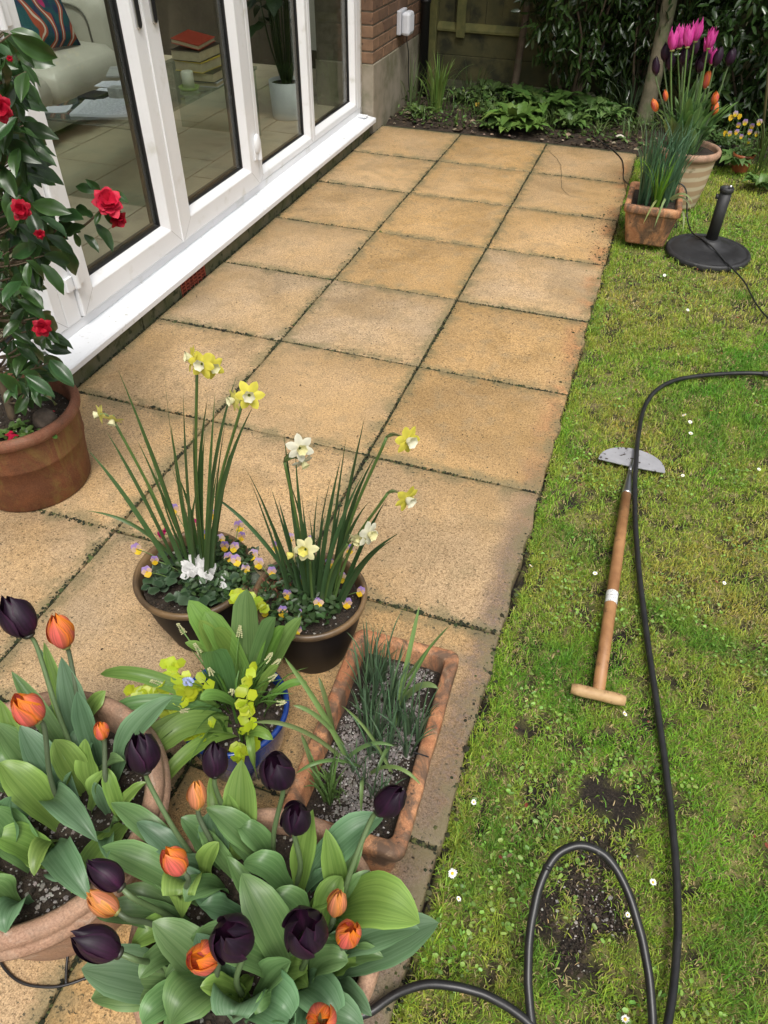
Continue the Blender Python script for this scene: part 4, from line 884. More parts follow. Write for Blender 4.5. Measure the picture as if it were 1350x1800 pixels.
# camellia pot
CAMX, CAMY = -.378, 1.325
round_pot('camellia_pot', 'large algae-stained terracotta pot holding the camellia', CAMX, CAMY, [(.0, .0), (.165, .0), (.172, .01), (.180, .10), (.187, .160), (.190, .163), (.189, .170), (.192, .24), (.193, .252)], M_terra_cam, .235, .172, .1,
          rimprof=[(.192, .250), (.198, .253), (.205, .262), (.207, .275), (.203, .285), (.192, .290), (.182, .286), (.178, .270), (.175, .22)], matr=terracotta('terracotta_dark', (.25, .10, .055), (.19, .075, .04), (.13, .09, .05), (.30, .18, .11)))
# two dark glazed pots
M_dglaze = mat('dark_glaze', (.008, .008, .011), (.015, .014, .016), rough=.5, vs=10, spec=.18, c3=(.02, .016, .014), vs3=16, t3=(.62, .78), bs=30, bst=.1, bd=.002)
M_rimg = mat('worn_rim_glaze', (.20, .125, .06), (.09, .06, .035), rough=.4, vs=16)
D1, D2 = (.445, .965), (.745, .995)
for (c, s, lab) in ((D1, 1.03, 'dark glazed pot with white cyclamen, violas and tall daffodils'), (D2, .97, 'dark glazed pot of cream daffodils beside the terracotta trough')):
    round_pot('glazed_pot', lab, c[0], c[1], [(0, 0), (.085 * s, 0), (.088 * s, .006), (.118 * s, .11), (.136 * s, .200)], M_dglaze, .186, .124 * s, .12, ng=900,
              rimprof=[(.136 * s, .199), (.1425 * s, .204), (.144 * s, .213), (.140 * s, .220), (.133 * s, .219), (.129 * s, .208), (.122 * s, .14)], matr=M_rimg)
# blue pot
M_blue = mat('blue_glaze', (.010, .035, .19), (.02, .07, .32), rough=.12, vs=8, coat=.5)
BL = (.700, .672)
round_pot('blue_pot', 'cobalt blue glazed pot of hyacinths and creeping jenny', BL[0], BL[1], [(0, 0), (.085, 0), (.089, .006), (.108, .10), (.117, .165)], M_blue, .155, .106, .2, ng=700,
          rimprof=[(.117, .164), (.121, .170), (.122, .178), (.119, .184), (.113, .184), (.109, .176), (.104, .12)], matr=M_blue)
# two big terracotta tulip pots
LP, FP = (.492, .312), (.968, .262)
round_pot('tulip_pot', 'wide pale terracotta pot of tulips cut by the left edge', LP[0], LP[1], [(0, 0), (.165, 0), (.17, .01), (.205, .16), (.215, .238)], M_terra_pale, .232, .198, .45, ng=3000,
          rimprof=[(.214, .236), (.228, .240), (.243, .250), (.246, .262), (.240, .272), (.236, .275), (.238, .280), (.236, .292), (.226, .300), (.214, .299), (.205, .288), (.200, .21)], matr=M_terra_pale)
round_pot('tulip_pot', 'terracotta pot of black and orange tulips in the foreground', FP[0], FP[1], [(0, 0), (.14, 0), (.145, .01), (.172, .16), (.180, .235)], M_terra, .235, .172, .25, ng=1800,
          rimprof=[(.179, .233), (.192, .236), (.203, .246), (.206, .262), (.203, .274), (.194, .280), (.184, .278), (.178, .268), (.174, .21)], matr=M_terra_pale)
# terracotta trough
def box_pot(name, label, c, sx, sy, h, taper, rim, rimh, mat_, soil_z, rot, notch=False, matr=None):
    t = thing(name, label, 'planter', (c[0], c[1], 0)); ca, sa = math.cos(rot), math.sin(rot)
    def rr(hx, hy, r, z, n=5):
        out = []
        for (qx, qy, a0) in ((1, 1, 0), (-1, 1, 90), (-1, -1, 180), (1, -1, 270)):
            for k in range(n):
                a = R_(a0 + 90 * k / (n - 1)); out.append((qx * (hx - r) + r * math.cos(a), qy * (hy - r) + r * math.sin(a)))
        # more points along the sides for a hand-made waver
        o2 = []
        for i in range(len(out)):
            p, q = np.array(out[i]), np.array(out[(i + 1) % len(out)]); d = np.linalg.norm(q - p); m_ = max(1, int(d / .04))
            for k in range(m_): o2.append(p + (q - p) * k / m_)
        o2 = np.array(o2)
        w_ = .0022 * (vnoise(o2[:, 0] + z, o2[:, 1], 14, 3) - .5) * 2
        x = c[0] + o2[:, 0] * ca - o2[:, 1] * sa + w_; y = c[1] + o2[:, 0] * sa + o2[:, 1] * ca + w_
        return np.c_[x, y, np.full(len(o2), z) + (.0025 * (vnoise(o2[:, 0], o2[:, 1], 20, 4) - .5) if z > h * .6 else 0)]
    def loft(mb, loops):
        k = min(len(l) for l in loops)
        def res(l):
            s = np.linspace(0, len(l), 120, endpoint=False); i = s.astype(int); f = (s - i)[:, None]; return l[i] * (1 - f) + l[(i + 1) % len(l)] * f
        L = [res(l) for l in loops]; n = 120; V = np.concatenate(L); i = np.arange(n); j = (i + 1) % n
        return mb.add(V, np.concatenate([np.c_[a * n + i, a * n + j, (a + 1) * n + j, (a + 1) * n + i] for a in range(len(L) - 1)]))
    hx, hy = sx / 2, sy / 2
    mb = MB(); loft(mb, [rr(.01, .01, .005, .001), rr(hx - taper, hy - taper, .02, .001), rr(hx - taper + .002, hy - taper + .002, .022, .008), rr(hx - rim * .4, hy - rim * .4, .022, h - rimh)]); mb.obj('body', mat_, t)
    mb = MB(); loft(mb, [rr(hx - rim * .42, hy - rim * .42, .022, h - rimh + .001), rr(hx - .004, hy - .004, .024, h - rimh + .001), rr(hx, hy, .025, h - rimh + .006), rr(hx, hy, .025, h - .006), rr(hx - .004, hy - .004, .024, h - .001), rr(hx - .010, hy - .010, .02, h), rr(hx - rim, hy - rim, .014, h), rr(hx - rim - .004, hy - rim - .004, .012, h - .005), rr(hx - rim - .010, hy - rim - .010, .012, h - .07)]); mb.obj('rim', matr or mat_, t)
    mb = MB(); n = 26; A, B = np.meshgrid(np.linspace(-1, 1, n), np.linspace(-1, 1, n)); X = A * (hx - rim - .004); Y = B * (hy - rim - .004)
    idx = np.arange(n * n).reshape(n, n); mb.add(np.c_[(c[0] + X * ca - Y * sa).ravel(), (c[1] + X * sa + Y * ca).ravel(), (soil_z + .014 * (vnoise(X, Y, 22, 7) - .5)).ravel()], np.stack([idx[:-1, :-1], idx[:-1, 1:], idx[1:, 1:], idx[1:, :-1]], -1).reshape(-1, 4)); mb.obj('compost', M_compost, t)
    return t
TR = np.array([1.010, .728]); TROT = R_(1.8)
tro = box_pot('trough', 'old rectangular terracotta trough of thin bulb leaves and grit', TR, .255, .495, .172, .028, .026, .035, M_terra_old, .122, TROT)
mb = MB(); ng = 9000; A = rng.uniform(-1, 1, ng); B = rng.uniform(-1, 1, ng); X = A * .088; Y = B * .205
core = (vnoise(X, Y, 16, 9) * .35 + .75 - np.abs(A) * .55 - np.abs(B + .1) * .25) > rng.uniform(.2, .6, ng)
cc = jcol((.035, .025, .018), ng, .5, .1); cc[core] = jcol((.25, .225, .21), core.sum(), .4, .05); wh = rng.random(ng) < .05; cc[wh] = (.6, .58, .55)
lumps(mb, np.c_[TR[0] + X * math.cos(TROT) - Y * math.sin(TROT), TR[1] + X * math.sin(TROT) + Y * math.cos(TROT), .122 + .006 * (vnoise(X, Y, 22, 7)) + rng.uniform(-.001, .004, ng)], rng.gamma(2.2, .0006, ng) + .0008, cc, .9); tag(mb.obj('grit', M_moss, tro), kind='stuff')
mb = MB(); c = PZ(752, 1330, .173); mb.box((c[0] - .03, c[1] - .0015, .168), (c[0] + .002, c[1] + .0015, .1732)); mb.obj('crack', M_gasket, tro, smooth=False)
# far square pot and round pot
sq = box_pot('square_pot', 'square terracotta pot of thin green bulb leaves on the lawn edge', np.array([1.355, 4.06]), .275, .37, .20, .04, .022, .04, M_terra_old, .165, 0)
def striped():
    m, nt, p, out = newmat('striped_terracotta'); P = pos(nt); sp = nt.nodes.new('ShaderNodeSeparateXYZ'); nt.links.new(P, sp.inputs[0])
    z = mth(nt, 'ADD', sp.outputs[2], mth(nt, 'MULTIPLY', noise(nt, 9, 2, .5, P), .02)); f = rng_(nt, mth(nt, 'ABSOLUTE', mth(nt, 'SUBTRACT', mth(nt, 'FRACT', mth(nt, 'MULTIPLY', z, 19)), .5)), .22, .36)
    c = mixc(nt, (.42, .29, .17), (.58, .50, .34), mth(nt, 'MULTIPLY', f, .85)); c = mixc(nt, c, (.18, .15, .07), rng_(nt, noise(nt, 12, 4, .6, P), .58, .72)); nt.links.new(c, p.inputs['Base Color']); p.inputs['Roughness'].default_value = .85; return m
RP = (1.485, 4.66)
round_pot('round_pot', 'tall striped cream terracotta pot of pink and black tulips', RP[0], RP[1], [(0, -.03), (.105, -.03), (.11, -.02), (.135, .10), (.150, .235)], striped(), .25, .14, .1, ng=0,
          rimprof=[(.150, .234), (.160, .240), (.168, .254), (.168, .270), (.160, .280), (.148, .280), (.143, .268), (.140, .22)], matr=M_terra_pale)
vp = round_pot('viola_pot', 'small orange plastic pot of yellow and purple violas', 1.845, 5.40, [(0, -.04), (.045, -.04), (.048, -.03), (.062, .055)], mat('orange_plastic', (.34, .10, .04), (.28, .08, .03), rough=.4, vs=8), .05, .06, ng=0, rimprof=[(.062, .053), (.068, .056), (.068, .072), (.062, .073), (.058, .06)], matr=mat('orange_plastic'))
vp2 = round_pot('viola_pot', 'small black plastic pot of violas behind the round pot', 1.715, 5.48, [(0, -.04), (.05, -.04), (.05, -.03), (.065, .05)], M_hand, .045, .06, ng=0, rimprof=[(.065, .049), (.072, .052), (.072, .066), (.066, .067), (.060, .055)], matr=M_hand)

# ============================================================ TULIPS
M_tdark = mat('black_tulip', (1, 1, 1), (.7, .7, .75), rough=.52, vs=40, attr=True, spec=.32, veins=9)
M_torange = mat('orange_tulip', (1, 1, 1), (.93, .9, .9), rough=.45, vs=30, attr=True, transl=.22, spec=.35, veins=9)
M_tleaf = mat('tulip_leaf', (1, 1, 1), (.88, .9, .92), rough=.40, vs=9, attr=True, transl=.24, spec=.42, veins=14)
def petal_mesh(L, R, phi, kind, inner, open_, n=13, m=8):
    v = np.linspace(0, 1, n); u = np.linspace(-1, 1, m + 1)
    rp = np.interp(v, [0, .06, .18, .38, .62, .82, .93, 1], [.10, .42, .80, 1.0, .95 + .10 * open_, .72 + .5 * open_, .46 + .95 * open_, .24 + 1.3 * open_])
    if inner: rp = rp * np.interp(v, [0, .6, 1], [1, 1, .42])
    rp = np.convolve(np.r_[rp[0], rp, rp[-1]], [.25, .5, .25], 'valid'); rp[0] = .10
    wp = np.interp(v, [0, .15, .35, .58, .78, .9, .97, 1], [.30, .75, .97, 1.0, .80, .50, .22, .0])
    if kind == 'lily': wp = np.interp(v, [0, .2, .45, .7, .85, 1], [.35, .85, 1, .62, .34, 0])
    am = R_(60 if not inner else 56); sc = .90 if inner else 1.0
    j = rng.uniform(.95, 1.06, 3); V = np.zeros((n, m + 1, 3)); C = np.zeros((n, m + 1, 3)); U = np.zeros((n, m + 1, 2))
    for k, uu in enumerate(u):
        a = phi + uu * am * wp
        r = R * sc * rp * j[0] * (1 - .07 * uu * uu * (1 if not inner else -.2)) + R * .05 * np.exp(-(uu / .12) ** 2) * v
        r = r + R * .035 * np.sin(3 * uu + 5 * v + phi) + R * .085 * uu * np.clip(v * 2, 0, 1) + R * .07 * uu ** 4 * v
        z = L * (v * (1.0 + (.05 if inner else 0)) * j[1] - .05 * uu * uu * v)
        V[:, k] = np.c_[r * np.cos(a), r * np.sin(a), z]; U[:, k] = np.c_[np.full(n, uu * .8 + phi), v]
        if kind == 'dark':
            base = np.array((.016, .006, .017)); hi = np.array((.085, .016, .060)); C[:, k] = base + (hi - base) * np.clip(np.clip(.75 - v, 0, 1) * (1 - abs(uu)) * rng.uniform(.4, 1.2) + .55 * abs(uu) ** 8 * v, 0, 1)[:, None]
        elif kind == 'orange':
            mid = np.array((.74, .15, .12)); ed = np.array((.86, .26, .022)); f = np.clip(abs(uu) ** 3.0 * .9 + np.clip(v - .72, 0, 1) * 2.2 + (.55 if inner else 0), 0, 1); C[:, k] = mid + (ed - mid) * np.asarray(f).reshape(-1, 1) if np.ndim(f) else mid
        elif kind == 'peach':
            mid = np.array((.66, .25, .13)); ed = np.array((.84, .36, .06)); f = np.clip(abs(uu) ** 3 * .8 + np.clip(v - .8, 0, 1) * 2 + (.5 if inner else 0), 0, 1); C[:, k] = mid + (ed - mid) * f[:, None]
        else:
            mid = np.array((.68, .05, .36)); ed = np.array((.82, .13, .48)); f = np.clip(abs(uu) ** 2 + .3 * v, 0, 1); C[:, k] = mid + (ed - mid) * f[:, None]
    V[-1] = V[-1].mean(0)
    idx = np.arange(n * (m + 1)).reshape(n, m + 1); F = np.stack([idx[:-1, :-1], idx[:-1, 1:], idx[1:, 1:], idx[1:, :-1]], -1).reshape(-1, 4)
    mb = MB(); mb.add(V.reshape(-1, 3), F, C.reshape(-1, 3), U.reshape(-1, 2)); return mb
FL = {}
def flower_meshes(kind, open_, var):
    key = (kind, open_, var)
    if key not in FL:
        out = []; p0 = rng.uniform(0, 6.28)
        mt = {'dark': M_tdark, 'orange': M_torange, 'peach': M_torange, 'lily': M_torange}[kind]
        for inner in (True, False):
            for i in range(3):
                b = petal_mesh(1.0, .40 if kind != 'lily' else .30, p0 + i * 2.0944 + (1.047 if inner else 0) + rng.uniform(-.12, .12), kind, inner, open_ + rng.uniform(-.07, .13)); me = b.mesh('petal'); me.materials.append(mt); out.append(me)
        rb = MB(); sphere(rb, (0, 0, .03), (.16, .16, .07), {'dark': (.03, .03, .02)}.get(kind, (.25, .25, .08)), 10, 6); me = rb.mesh('flower'); me.materials.append(M_stem); FL[key] = (out, me)
    return FL[key]
VAR = [0]
def tulip(name_group, label, head, size, base, kind, open_=0.0, axis=None, wid=1.0, stem_r=.0042, bulge=None, detail=True):
    """head: flower base point is below it by half its length along the axis"""
    head = np.asarray(head, float); base = np.asarray(base, float); size = size * (1.16 if 'striped' not in name_group else 1.0)
    ax = nrm(axis if axis is not None else (head - base) * [.6, .6, 1]); b0 = head - ax * size * .5
    t = thing('tulip', label, 'tulip', base, name_group)
    mid = (base + b0) / 2 + (bulge if bulge is not None else rng.uniform(-.012, .012, 3))
    P = smooth_path([base, mid, b0 - ax * size * .35, b0 + ax * .004], 6)
    mb = MB(); cS = {'dark': (.13, .19, .085), 'lily': (.14, .24, .07)}.get(kind, (.10, .13, .075)); tube(mb, P, np.linspace(stem_r * 1.15, stem_r * .9, len(P)), 8, cS); mb.obj('stem', M_stem, t)
    VAR[0] += 1; pm, rc = flower_meshes(kind, open_, VAR[0] % 3)
    q = Vector((0, 0, 1)).rotation_difference(Vector(ax)) @ Quaternion((0, 0, 1), rng.uniform(0, 6.28))
    f = bpy.data.objects.new('flower', rc); col.objects.link(f); f.parent = t; f.location = Vector(b0) - t.location; f.rotation_mode = 'QUATERNION'; f.rotation_quaternion = q; f.scale = (size * wid * .92, size * wid * .92, size * 1.04)
    for me in pm: p = bpy.data.objects.new('petal', me); col.objects.link(p); p.parent = f
    return t
TL = (.145, .255, .090); TB = (.135, .245, .125); TG = (.205, .335, .075)      # tulip leaf colours
def tleaf(parent, b, tip, half, arch=.06, out=.0, C=TL, rip=.26, fold=.38, hint=None, twist=0, prof='tulip', rf=9, side=None):
    b = np.asarray(b, float); tip = np.asarray(tip, float); d = tip - b; h = d * [1, 1, 0]; o = nrm(h) if np.linalg.norm(h) > .005 else np.array([0, -1.0, 0])
    ct = b + d * .45 + UP * arch + o * out + (np.asarray(side) if side is not None else 0)
    mb = MB(); c = jcol(C, 1, .14, .05)[0]
    ribbon(mb, bez(b, ct, tip, 18), half, prof, (UP * .9 - o * .7) if hint is None else hint, m=8, fold=fold, rip=rip, rf=rf, C=c, twist=twist, edge=c * 1.35)
    return mb.obj('leaf', M_tleaf, parent)
ZS = .24
G1 = 'tulips in the foreground pot'
def fp(u, v, z=ZS): p = PZ(u, v, z); d = p - np.array([FP[0], FP[1], z]); r = np.linalg.norm(d[:2]); return p if r < .155 else np.array([FP[0], FP[1], z]) + d * .155 / r
def lp(u, v, z=ZS): p = PZ(u, v, z); d = p - np.array([LP[0], LP[1], z]); r = np.linalg.norm(d[:2]); return p if r < .185 else np.array([LP[0], LP[1], z]) + d * .185 / r
front = {}
for key, (u, v, z), size, (bu, bv), kind, op, ax, wid, lab in [
    ('a', (250, 1326, .47), .066, (345, 1515), 'dark', 0, (-.12, .25, 1), .95, 'black tulip above the rim between the two tulip pots'),
    ('b', (378, 1337, .45), .060, (410, 1500), 'dark', -.03, (.0, .3, 1), .85, 'upright black tulip in front of the blue pot'),
    ('c', (487, 1356, .47), .062, (480, 1510), 'dark', .15, (-.1, .05, 1), 1.05, 'open black tulip beside the trough corner'),
    ('d', (519, 1440, .45), .056, (520, 1560), 'dark', .04, (.05, .1, 1), .98, 'black tulip directly below the open one by the trough'),
    ('e', (685, 1408, .48), .060, (590, 1630), 'dark', -.02, (.45, .3, .9), .9, 'black tulip leaning right over the trough'),
    ('f', (408, 1650, .49), .066, (440, 1770), 'dark', .06, (-.12, -.15, 1), 1.05, 'largest black tulip at the front, left of centre'),
    ('g', (537, 1637, .49), .068, (520, 1720), 'dark', .17, (.05, -.05, 1), 1.08, 'wide open black tulip in the middle of the front pot'),
    ('h', (187, 1538, .43), .054, (330, 1630), 'dark', -.02, (-.8, .15, .5), .95, 'black tulip lying left over the pale rim'),
    ('i', (172, 1660, .43), .062, (320, 1735), 'dark', .03, (-.75, -.12, .6), .9, 'black tulip hanging low at the left of the front pot'),
    ('j', (346, 1398, .42), .048, (385, 1510), 'peach', -.08, (-.12, .35, 1), .78, 'closed peach tulip left of the upright black one'),
    ('k', (307, 1514, .43), .046, (340, 1580), 'orange', .10, (-.4, .1, .9), .98, 'opening orange tulip left of the pot centre'),
    ('l', (592, 1588, .42), .046, (570, 1650), 'peach', -.08, (.08, .3, 1), .78, 'narrow peach tulip right of the open black one'),
    ('m', (612, 1643, .43), .046, (580, 1700), 'orange', .06, (.2, .05, 1), .92, 'bright orange tulip at the right of the front pot'),
    ('n', (358, 1684, .46), .044, (400, 1755), 'orange', .20, (-.2, -.35, .9), 1.1, 'open orange tulip beside the largest black one'),
    ('o', (182, 1587, .40), .046, (330, 1670), 'peach', .0, (-.8, .05, .45), .9, 'peach tulip between the two low black ones'),
    ('p', (565, 1793, .44), .046, (540, 1790), 'orange', .04, (.1, -.3, 1), 1.0, 'orange tulip cut by the bottom edge')]:
    front[key] = tulip(G1, lab, PZ(u, v, z), size, fp(bu, bv), kind, op, ax, wid)
for key, b, tp, z, hw, kw in [
    ('a', (330, 1520), (195, 1411), .31, .024, dict(arch=.07)), ('a', (335, 1530), (240, 1445), .33, .022, dict(arch=.06, C=TB)),
    ('b', (425, 1510), (425, 1335), .40, .034, dict(arch=.03, C=TG, rip=.1)), ('j', (390, 1520), (318, 1437), .36, .026, dict(arch=.06)), ('j', (385, 1500), (370, 1425), .37, .028, dict(arch=.04, C=TB)),
    ('b', (420, 1500), (400, 1395), .36, .022, dict(arch=.03, C=TG)), ('c', (470, 1520), (362, 1420), .37, .026, dict(arch=.07)), ('c', (480, 1520), (420, 1452), .33, .024, dict(arch=.08, rip=.3)),
    ('d', (525, 1570), (550, 1423), .39, .022, dict(arch=.03, C=TG)), ('d', (535, 1560), (676, 1433), .34, .033, dict(arch=.08, C=TB)), ('d', (515, 1575), (428, 1517), .33, .026, dict(arch=.10, rip=.3)),
    ('e', (600, 1600), (573, 1457), .37, .022, dict(arch=.03, C=TG)), ('e', (590, 1610), (738, 1622), .36, .046, dict(arch=.15, C=TG, rip=.06, fold=.15)), ('e', (600, 1620), (650, 1530), .34, .02, dict(arch=.05)),
    ('m', (590, 1700), (771, 1622), .30, .042, dict(arch=.05, C=TB, rip=.12, fold=.2)), ('m', (585, 1680), (737, 1633), .34, .032, dict(arch=.09, C=TB, rip=.25)), ('m', (590, 1700), (674, 1683), .33, .018, dict(arch=.07, rip=.3)),
    ('l', (560, 1650), (600, 1540), .33, .026, dict(arch=.07, C=TG, rip=.3)), ('l', (550, 1640), (478, 1570), .34, .026, dict(arch=.08)),
    ('g', (520, 1720), (425, 1535), .38, .034, dict(arch=.08, fold=.3)), ('g', (510, 1720), (335, 1648), .34, .033, dict(arch=.12, rip=.12)), ('g', (540, 1730), (612, 1690), .36, .026, dict(arch=.10, rip=.35)),
    ('g', (530, 1740), (600, 1795), .33, .034, dict(arch=.12, C=TB)), ('k', (350, 1580), (175, 1490), .32, .030, dict(arch=.07, C=TL)), ('k', (345, 1560), (320, 1615), .30, .032, dict(arch=.15, rip=.2, C=TG)),
    ('k', (400, 1570), (325, 1585), .34, .026, dict(arch=.09)), ('k', (360, 1560), (385, 1480), .34, .022, dict(arch=.05, C=TG)), ('h', (330, 1630), (170, 1612), .32, .026, dict(arch=.08)), ('h', (320, 1620), (215, 1560), .31, .022, dict(arch=.05)), ('h', (335, 1640), (230, 1665), .30, .024, dict(arch=.08, C=TG)),
    ('i', (320, 1740), (143, 1703), .33, .040, dict(arch=.06, C=TB, rip=.08, fold=.15)), ('i', (330, 1745), (160, 1755), .30, .032, dict(arch=.07, C=TL, fold=.2)), ('n', (390, 1730), (268, 1620), .36, .034, dict(arch=.06, C=TL, fold=.3)),
    ('n', (400, 1740), (300, 1800), .36, .042, dict(arch=.13, C=TL, fold=.25)), ('n', (400, 1750), (345, 1640), .38, .03, dict(arch=.05, C=TB)), ('f', (440, 1770), (352, 1735), .38, .022, dict(arch=.08, C=TG)), ('f', (450, 1770), (512, 1690), .40, .026, dict(arch=.05, rip=.4, C=TL)),
    ('f', (440, 1780), (410, 1800), .36, .04, dict(arch=.14, C=TB)), ('f', (455, 1775), (520, 1800), .35, .042, dict(arch=.14, C=TB)), ('p', (530, 1790), (640, 1810), .33, .034, dict(arch=.1, C=TB)), ('p', (520, 1795), (450, 1790), .37, .03, dict(arch=.1)), ('o', (330, 1680), (245, 1720), .33, .024, dict(arch=.07)), ('i', (340, 1755), (250, 1800), .31, .03, dict(arch=.08))]:
    tleaf(front[key], fp(*b), PZ(tp[0], tp[1], z), hw, **kw)
G2 = 'tulips in the left pot'
left = {}
for key, (u, v, z), size, (bu, bv), kind, op, ax, wid, lab in [
    ('a', (32, 1086, .54), .070, (150, 1375), 'dark', .05, (-.45, .2, 1), .98, 'tall black tulip at the left edge above the patio'),
    ('b', (107, 1111, .50), .064, (150, 1340), 'orange', -.03, (-.10, .15, 1), .88, 'coral orange tulip beside the tall black one'),
    ('c', (49, 1248, .52), .056, (110, 1430), 'orange', .06, (-.2, -.05, 1), 1.02, 'coral orange tulip at the left edge, lower'),
    ('d', (178, 1285, .42), .034, (190, 1420), 'orange', .02, (-.05, .2, 1), .9, 'small orange tulip near the rim of the left pot')]:
    left[key] = tulip(G2, lab, PZ(u, v, z), size, lp(bu, bv), kind, op, ax, wid)
for key, b, tp, z, hw, kw in [
    ('a', (140, 1340), (77, 1128), .44, .018, dict(arch=.02, C=TG)), ('b', (160, 1340), (108, 1155), .44, .028, dict(arch=.03, C=TB)), ('a', (140, 1360), (20, 1180), .42, .020, dict(arch=.04, C=TL)), ('b', (170, 1330), (62, 1130), .43, .012, dict(arch=.02, C=TB)),
    ('d', (200, 1380), (304, 1225), .38, .030, dict(arch=.09, C=TB, rip=.2)), ('c', (105, 1450), (0, 1340), .38, .034, dict(arch=.07, C=TG)), ('c', (130, 1420), (35, 1275), .40, .032, dict(arch=.04, C=TB)), ('c', (90, 1410), (172, 1480), .33, .026, dict(arch=.12, rip=.5, C=TB)),
    ('c', (95, 1490), (160, 1585), .32, .030, dict(arch=.12, rip=.5, C=TB)), ('d', (165, 1395), (150, 1298), .36, .022, dict(arch=.03, C=TG)), ('d', (215, 1440), (188, 1350), .33, .016, dict(arch=.05, C=TG)), ('d', (205, 1440), (258, 1375), .31, .014, dict(arch=.04, C=TG)),
    ('d', (218, 1450), (125, 1570), .27, .026, dict(arch=.03, C=TG, rip=.05, fold=.1)), ('c', (100, 1520), (-10, 1470), .34, .032, dict(arch=.06, C=TG)), ('c', (60, 1520), (-20, 1420), .38, .036, dict(arch=.06, C=TL)), ('c', (40, 1500), (20, 1400), .40, .032, dict(arch=.04, C=TB)),
    ('a', (100, 1400), (-10, 1270), .42, .03, dict(arch=.05, C=TL)), ('a', (80, 1420), (0, 1230), .44, .022, dict(arch=.04, C=TG)), ('a', (150, 1390), (95, 1300), .38, .030, dict(arch=.05, C=TG)), ('c', (30, 1600), (-30, 1560), .33, .03, dict(arch=.06, C=TL)), ('c', (50, 1590), (10, 1640), .30, .025, dict(arch=.08, C=TB)), ('c', (110, 1480), (60, 1540), .30, .02, dict(arch=.08, C=TG)), ('d', (190, 1430), (165, 1375), .32, .012, dict(arch=.03, C=TB)), ('b', (175, 1350), (135, 1215), .42, .024, dict(arch=.03, C=TB))]:
    tleaf(left[key], lp(*b), PZ(tp[0], tp[1], z), hw, **kw)
for (dct, P0, rmax, cen, nn_) in ((front, fp, .15, FP, 26), (left, lp, .18, LP, 24)):
    keys = list(dct)
    for i in range(nn_):
        a = rng.uniform(0, 6.28); r = rmax * math.sqrt(rng.random()); b = np.array([cen[0] + r * math.cos(a), cen[1] + r * math.sin(a), ZS]); o = nrm(np.array([math.cos(a), math.sin(a), 0]) + rdir(1, 0, 0)[0] * .8); L = rng.uniform(.09, .17)
        tleaf(dct[keys[i % len(keys)]], b, b + o * L * rng.uniform(.35, .8) + UP * L * rng.uniform(.35, .8), rng.uniform(.013, .026), arch=rng.uniform(.02, .06), C=[TL, TB, TG][i % 3], rip=.4, twist=rng.uniform(-.6, .6))
# far pot of tulips
G3 = 'tulips in the striped pot'; rc_ = np.array([RP[0], RP[1], .255]); far = []
for (u, v), size, kind, wid, lab in [
    ((1184, 70), .10, 'lily', .95, 'pink tulip at the left of the pink cluster'), ((1196, 66), .105, 'lily', .95, 'second pink tulip of the cluster from the left'), ((1210, 64), .10, 'lily', .9, 'tallest middle pink tulip'), ((1226, 54), .10, 'lily', .9, 'pink tulip with its tip highest of all'), ((1250, 68), .09, 'lily', .9, 'pink tulip at the upper right of the cluster'), ((1245, 82), .085, 'lily', .95, 'pink tulip below the upper right one'), ((1253, 100), .075, 'lily', .8, 'lowest pink tulip at the right'),
    ((1153, 117), .085, 'dark', .65, 'small black tulip furthest left in the far pot'), ((1170, 92), .085, 'dark', .8, 'black tulip under the leftmost pink one'), ((1178, 108), .085, 'dark', .85, 'black tulip below the first pink tulips'), ((1203, 100), .08, 'dark', .8, 'black tulip below the middle pink tulip'), ((1202, 117), .08, 'dark', .75, 'lowest black tulip in the middle of the far pot'),
    ((1221, 83), .085, 'dark', .8, 'black tulip close under the highest pink one'), ((1232, 113), .08, 'dark', .9, 'wide black tulip right of the middle'), ((1240, 100), .08, 'dark', .8, 'black tulip touching the lower right pink tulip'), ((1262, 101), .085, 'dark', .75, 'black tulip second from the right in the far pot'), ((1284, 101), .08, 'dark', .8, 'black tulip furthest right in the far pot'),
    ((1151, 186), .068, 'orange', .75, 'orange tulip low at the left of the far pot'), ((1170, 168), .06, 'orange', .6, 'small coral tulip among the far leaves'), ((1242, 141), .085, 'orange', .65, 'tall narrow orange tulip in the far pot'), ((1257, 174), .068, 'orange', .75, 'orange tulip at the right, above its twin'), ((1257, 191), .068, 'orange', .8, 'orange tulip at the right, below its twin')]:
    y = RP[1] + rng.uniform(-.08, .08); h = PY(u, v, y); b = rc_ + np.array([(h[0] - RP[0]) * .35, (y - RP[1]) * .6, 0]); b[:2] = np.clip(b[:2], [RP[0] - .1, RP[1] - .1], [RP[0] + .1, RP[1] + .1])
    t = tulip(G3, lab, h, size, b, kind, .6 if kind == 'lily' else -.02, (h - b) * [.5, .5, 1] + rng.uniform(-.05, .05, 3), wid, .004); far.append((t, h, b, kind))
for i, (t, h, b, kind) in enumerate(far):
    for k in range(5):
        a = rng.uniform(0, 6.28); o = np.array([math.cos(a), math.sin(a) * .8, 0]); l = rng.uniform(.20, .36) if kind != 'orange' else rng.uniform(.16, .25)
        s = rng.uniform(.25, .9); tp = b + o * l * s * .7 + UP * l * (1.15 - .55 * s)
        tleaf(t, b + o * .01, tp, rng.uniform(.018, .030) if kind != 'orange' else rng.uniform(.026, .040), arch=rng.uniform(.03, .10), C=(.15, .28, .075) if kind == 'lily' else ((.14, .26, .10) if rng.random() < .5 else (.23, .38, .14)), fold=.3)

